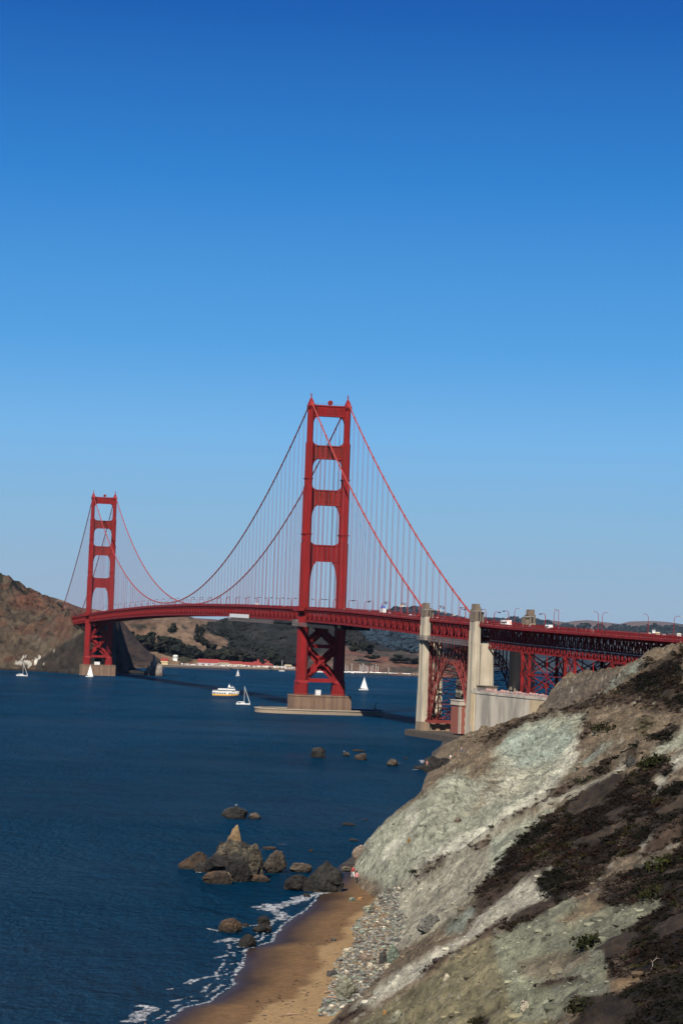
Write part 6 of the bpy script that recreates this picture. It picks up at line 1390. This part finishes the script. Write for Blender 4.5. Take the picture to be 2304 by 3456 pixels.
def foam(px_pts, wd, seed, lace=.5, z=.035):
    """a lacy ribbon of foam: small cells along the line, torn by noise"""
    wd = wd * .9 if wd < 2.1 else wd
    pts = [at_z(x_, y_, 0) for x_, y_ in px_pts]; L = [0]
    for a_, b_ in zip(pts[:-1], pts[1:]): L.append(L[-1] + math.hypot(b_[0] - a_[0], b_[1] - a_[1]))
    cell = max(.22, wd * .16, L[-1] / 400); N = max(4, int(L[-1] / cell)); M_ = max(3, int(wd * 2.2 / (cell * .7)))
    t = np.linspace(0, L[-1], N); X = np.interp(t, L, [p[0] for p in pts]); Y = np.interp(t, L, [p[1] for p in pts])
    dx, dy = np.gradient(X), np.gradient(Y); ln = np.hypot(dx, dy) + 1e-6; nx_, ny_ = -dy / ln, dx / ln
    off = fbm(t * .22, t * 0 + seed, 4, seed) * wd * 1.3; u = np.linspace(-1, 1, M_) * wd
    A = off[:, None] + u[None]; XX_ = X[:, None] + nx_[:, None] * A; YY_ = Y[:, None] + ny_[:, None] * A * 1.5
    r_ = np.random.default_rng(seed); XX_ = XX_ + r_.normal(size=XX_.shape) * cell * .28; YY_ = YY_ + r_.normal(size=XX_.shape) * cell * .35
    ZZ_ = np.maximum(z, beach_z(XX_, YY_) + .03) + r_.uniform(0, .05, XX_.shape) * (1 - np.abs(u[None]) / (wd + .01)) * 2
    f_ = grid_faces(N, M_); cxx, cyy = XX_.ravel()[f_].mean(1), YY_.ravel()[f_].mean(1); uu = np.tile(u, N)[f_].mean(1) / wd
    n_ = ridged(cxx * .55, cyy * .22, 4, seed) - .5 + fbm(cxx * 1.4, cyy * .7, 3, seed + 1) * .35
    keep = n_ * 1.6 > .06 - .26 * lace + np.abs(uu) ** 1.5 * .8
    return np.stack([XX_, YY_, ZZ_], -1).reshape(-1, 3), f_[keep]
FL = [([(1090, 3012), (1040, 3020), (1000, 3040), (960, 3052), (930, 3058), (900, 3075)], 1.6, 2.0), ([(1060, 3022), (1000, 3046), (950, 3060)], 1.0, 1.2), ([(880, 3066), (905, 3052), (940, 3080), (930, 3100), (915, 3112)], 1.6, 1.6), ([(870, 3122), (850, 3124), (812, 3130)], .8, 1.0), ([(700, 3134), (735, 3144)], .6, .8), ([(745, 3176), (770, 3180), (800, 3168)], 1.8, 1.4), ([(800, 3198), (860, 3197)], .4, 1.0), ([(770, 3215), (815, 3212), (830, 3206)], .7, .6), ([(640, 3315), (700, 3300), (760, 3292), (790, 3280), (818, 3262), (800, 3250)], .5, 1.4), ([(632, 3322), (650, 3306)], .9, 1.2), ([(725, 3330), (770, 3326), (800, 3321)], .4, 1.2), ([(620, 3402), (690, 3390), (710, 3382)], .35, .6), ([(560, 3340), (640, 3334)], .25, .35), ([(470, 3400), (490, 3395), (478, 3420), (460, 3438), (448, 3452)], 1.3, 2.4), ([(480, 3400), (495, 3398)], 1.2, 1.5), ([(930, 3150), (950, 3138), (900, 3160)], .4, .6), ([(730, 3236), (770, 3228)], .7, .5),
      ([(692, 2946), (665, 2944)], .5, .8), ([(880, 2870), (930, 2868)], .5, .4), ([(940, 2849), (965, 2850)], .4, .8), ([(1398, 2598), (1412, 2596)], 1.6, 2.2), ([(1440, 2598), (1432, 2592)], 2.0, 2.0), ([(1470, 2618), (1485, 2612), (1496, 2618), (1505, 2626)], 3.0, 2.4), ([(1440, 2570), (1426, 2566), (1420, 2576)], 1.4, 1.0), ([(1440, 2618), (1470, 2616)], 1.0, 1.0), ([(1340, 2576), (1356, 2575)], .8, .8), ([(1428, 2481), (1470, 2482), (1510, 2484), (1545, 2486)], 4.5, 1.6), ([(1470, 2488), (1545, 2492)], 5, .6), ([(1510, 2500), (1550, 2500)], 3, .7), ([(1175, 2762), (1190, 2763)], .4, .3), ([(0, 2257), (40, 2259)], 6, .5), ([(185, 2268), (215, 2267)], 5, .6), ([(240, 2270), (268, 2269)], 5, .8)]
sp_ = [(x_ - 6, y_ - 1) for x_, y_ in SHORE_PX[:-1]]
FL += [(sp_, .26, 1.5), ([(x_ - 26 - (3456 - y_) * .05, y_ - 8) for x_, y_ in SHORE_PX[:-2]], .3, .2), ([(x_ - 60, y_ - 16) for x_, y_ in SHORE_PX[1:9]], .5, .0)]
VS = []; FS = []; o_ = 0
for k, (pts, wd, lc) in enumerate(FL):
    v_, f_ = foam(pts, wd, 300 + k, lc); VS.append(v_); FS.append(f_ + o_); o_ += len(v_)
for q in range(60):
    px_, py_ = random.uniform(20, 1300), random.uniform(2300, 3300)
put('sea_foam', npmesh('sea_foam', np.concatenate(VS), np.concatenate(FS), FOAM, False), kind='stuff')
# gulls
def gull(px, py, Y, lab):
    x_, y_, z_ = at_Y(px, py, Y); t = thing('gull', lab, 'bird', (x_, y_, z_), 1.0); v, f = ICO[2]; s = 1.3
    put('body', npmesh('body', v * (.28 * s, .13 * s, .13 * s) + (0, 0, .28 * s), f, WHITE), t); put('head', npmesh('head', v * .08 * s + (.22 * s, 0, .46 * s), f, WHITE), t); b = MB(); b.box(-.28 * s, .1 * s, -.14 * s, .14 * s, .33 * s, .38 * s); b.build('wings', GREYM, t)
    b = MB(); b.tube([(0, .04, 0), (0, .04, .2 * s)], .02, 4); b.tube([(0, -.04, 0), (0, -.04, .2 * s)], .02, 4); b.build('legs', YEL, t)
gull(797, 2722, 692, 'white gull on top of the streaked outer rock'); gull(1161, 2539, 1078, 'white gull standing on the small brown rock in the channel')

# brush on the near hillside --------------------------------------------------
BRM = mat('brush_foliage', (1, 1, 1), .95, .3, 1.0, attr='Col', spec=.08)
def clump(seed, n=44, leaf=.16, twig=16):
    rg = np.random.default_rng(seed); d = rg.normal(size=(n, 3)); d[:, 2] = np.abs(d[:, 2]); d /= np.linalg.norm(d, axis=1)[:, None]; c = d * rg.uniform(.45, 1.0, (n, 1)) * (1, 1, .62)
    t = c[:, None] + rg.normal(size=(n, 3, 3)) * leaf; V1 = [t.reshape(-1, 3)]; F1 = [np.arange(n * 3).reshape(-1, 3)]; o = n * 3
    d = rg.normal(size=(twig, 3)); d[:, 2] = np.abs(d[:, 2]) + .2; d /= np.linalg.norm(d, axis=1)[:, None]; a = d * .1; e = d * rg.uniform(.7, 1.15, (twig, 1)) * (1, 1, .8); w_ = np.cross(d, (0, 0, 1.0)) * .03
    V1.append(np.stack([a - w_, a + w_, e], 1).reshape(-1, 3)); F1.append(np.arange(twig * 3).reshape(-1, 3) + o); return np.concatenate(V1), np.concatenate(F1)
CLS = [clump(s) for s in (1, 2, 3, 4)]
BC = .78 * np.array([(.009, .009, .005), (.018, .012, .009), (.036, .025, .019), (.066, .050, .040), (.026, .023, .009), (.026, .013, .009), (.008, .007, .005), (.016, .011, .008)])
bm = (VEG > .9) & gap & (QX > 1150) & (QX < 2420) & (QY < 3620) & (YY > 140) & (YY < 1150)
for q in range(4):
    P_, i_, j_ = pick(bm, 3300, 41 + q, 1.3); rg = np.random.default_rng(60 + q); s = (.30 + P_[:, 1] * .0015) * rg.uniform(.5, 1.3, len(P_))
    zone = fbm(P_[:, 0] / 7, P_[:, 1] / 20, 3, 77); ci = np.clip(((zone * 1.6 + .5) * 8 + rg.normal(size=len(P_)) * .5), 0, 7).astype(int)
    tc_ = BC[ci] * rg.uniform(.75, 1.3, (len(P_), 1)); V_, F_, T_ = scatter(CLS[q][0], CLS[q][1], P_ - np.array([0, 0, .1]), np.stack([s, s * 1.3, s * .75], -1), rg.uniform(0, 6, len(P_)), tc_)
    put('coastal_brush', npmesh('coastal_brush', V_, F_, BRM, False, T_), kind='stuff')
bm = (VEG > .2) & (VEG < .9) & (QX > 1150) & (QX < 2420) & (QY < 3620) & (YY > 140) & (YY < 1150)
P_, i_, j_ = pick(bm, 2600, 51, 1.2); rg = np.random.default_rng(70); s = (.16 + P_[:, 1] * .0011) * rg.uniform(.5, 1.4, len(P_)); tc_ = BC[rg.choice([1, 2, 3, 7, 4], len(P_))] * rg.uniform(.8, 1.7, (len(P_), 1))
V_, F_, T_ = scatter(CLS[0][0], CLS[0][1], P_, np.stack([s, s * 1.2, s * .8], -1), rg.uniform(0, 6, len(P_)), tc_); put('dry_scrub', npmesh('dry_scrub', V_, F_, BRM, False, T_), kind='stuff')
# single shrubs that stand out
for k, (px, py, s, c_, lab) in enumerate([(1402, 2940, 1.5, (.03, .045, .02), 'lone small green bush upright on the pale slope'), (2010, 3170, 2.6, (.045, .055, .012), 'mossy green mound at the edge of the bare green grey slope'), (2270, 2905, 3.2, (.07, .08, .02), 'bright olive green bush at the right edge'), (2040, 2450, 4.5, (.05, .055, .018), 'olive green shrub patch high on the brown slope'), (2225, 2570, 4.2, (.05, .058, .015), 'dark green shrub between the pale gullies'), (1985, 2632, 3.2, (.04, .045, .02), 'low greenish shrub above the yellow path'), (2040, 2595, 3.0, (.035, .028, .02), 'dark twiggy shrub left of the pointed rock'), (1985, 3390, 2.0, (.05, .055, .016), 'green mound low on the slope edge'), (1630, 3440, 1.6, (.05, .05, .02), 'small olive bush at the bottom edge'), (2230, 3010, 2.6, (.065, .07, .02), 'yellow green shrub above the dark hollow'), (2225, 2490, 3.2, (.03, .03, .018), 'dark bush near the right edge below the ridge')]):
    g_ = gp(px, py); t = thing('shrub', lab, 'shrub', (g_[0], g_[1], g_[2] - .1 - .3 * s))
    v_, f_ = clump(80 + k, 420, .07, 40); c2 = np.array(c_) * (.36 + .25 * fbm(v_[:, 0] * 3, v_[:, 1] * 3 + v_[:, 2], 2, k))[:, None]; put('foliage', npmesh('foliage', v_ * (s, s * 1.2, s * .8), f_, BRM, False, c2), t)
    b = MB(); b.tube([(0, 0, -.2), (.05, 0, .3 * s)], [.06 * s, .03 * s], 6); b.build('stem', WOOD, t)
# bleached snag
g_ = gp(2196, 3290); b = MB(); b.tube([(0, 0, 0), (.1, 0, .3), (.05, .05, .5), (.3, 0, .75), (.55, 0, .8)], [.03, .03, .025, .02, .01], 5); b.tube([(.05, .05, .5), (-.12, 0, .7)], [.02, .01], 5); b.tube([(.3, 0, .75), (.35, 0, .95)], [.02, .01], 5)
o = b.build('dead_branch', mat('bleached_wood', (.22, .19, .17), .9), None, loc=(g_[0], g_[1], g_[2] + .3)); tag(o, 'bleached bare branch standing out of the dark brush', 'branch')

# ------------------------------------------------------------------ the air
hz_ = MB().box(-6050, 6050, -650, 18550, -1, 262).build('haze', [], kind='stuff')
hm = bpy.data.materials.new('haze_air'); hm.use_nodes = True; hn = hm.node_tree.nodes; hn.clear(); ho = hn.new('ShaderNodeOutputMaterial'); hv = hn.new('ShaderNodeVolumePrincipled')
hv.inputs['Color'].default_value = (.45, .66, 1.0, 1); hv.inputs['Density'].default_value = HAZE; hv.inputs['Anisotropy'].default_value = 0.0
hm.node_tree.links.new(hv.outputs[0], ho.inputs['Volume']); hz_.data.materials.append(hm)
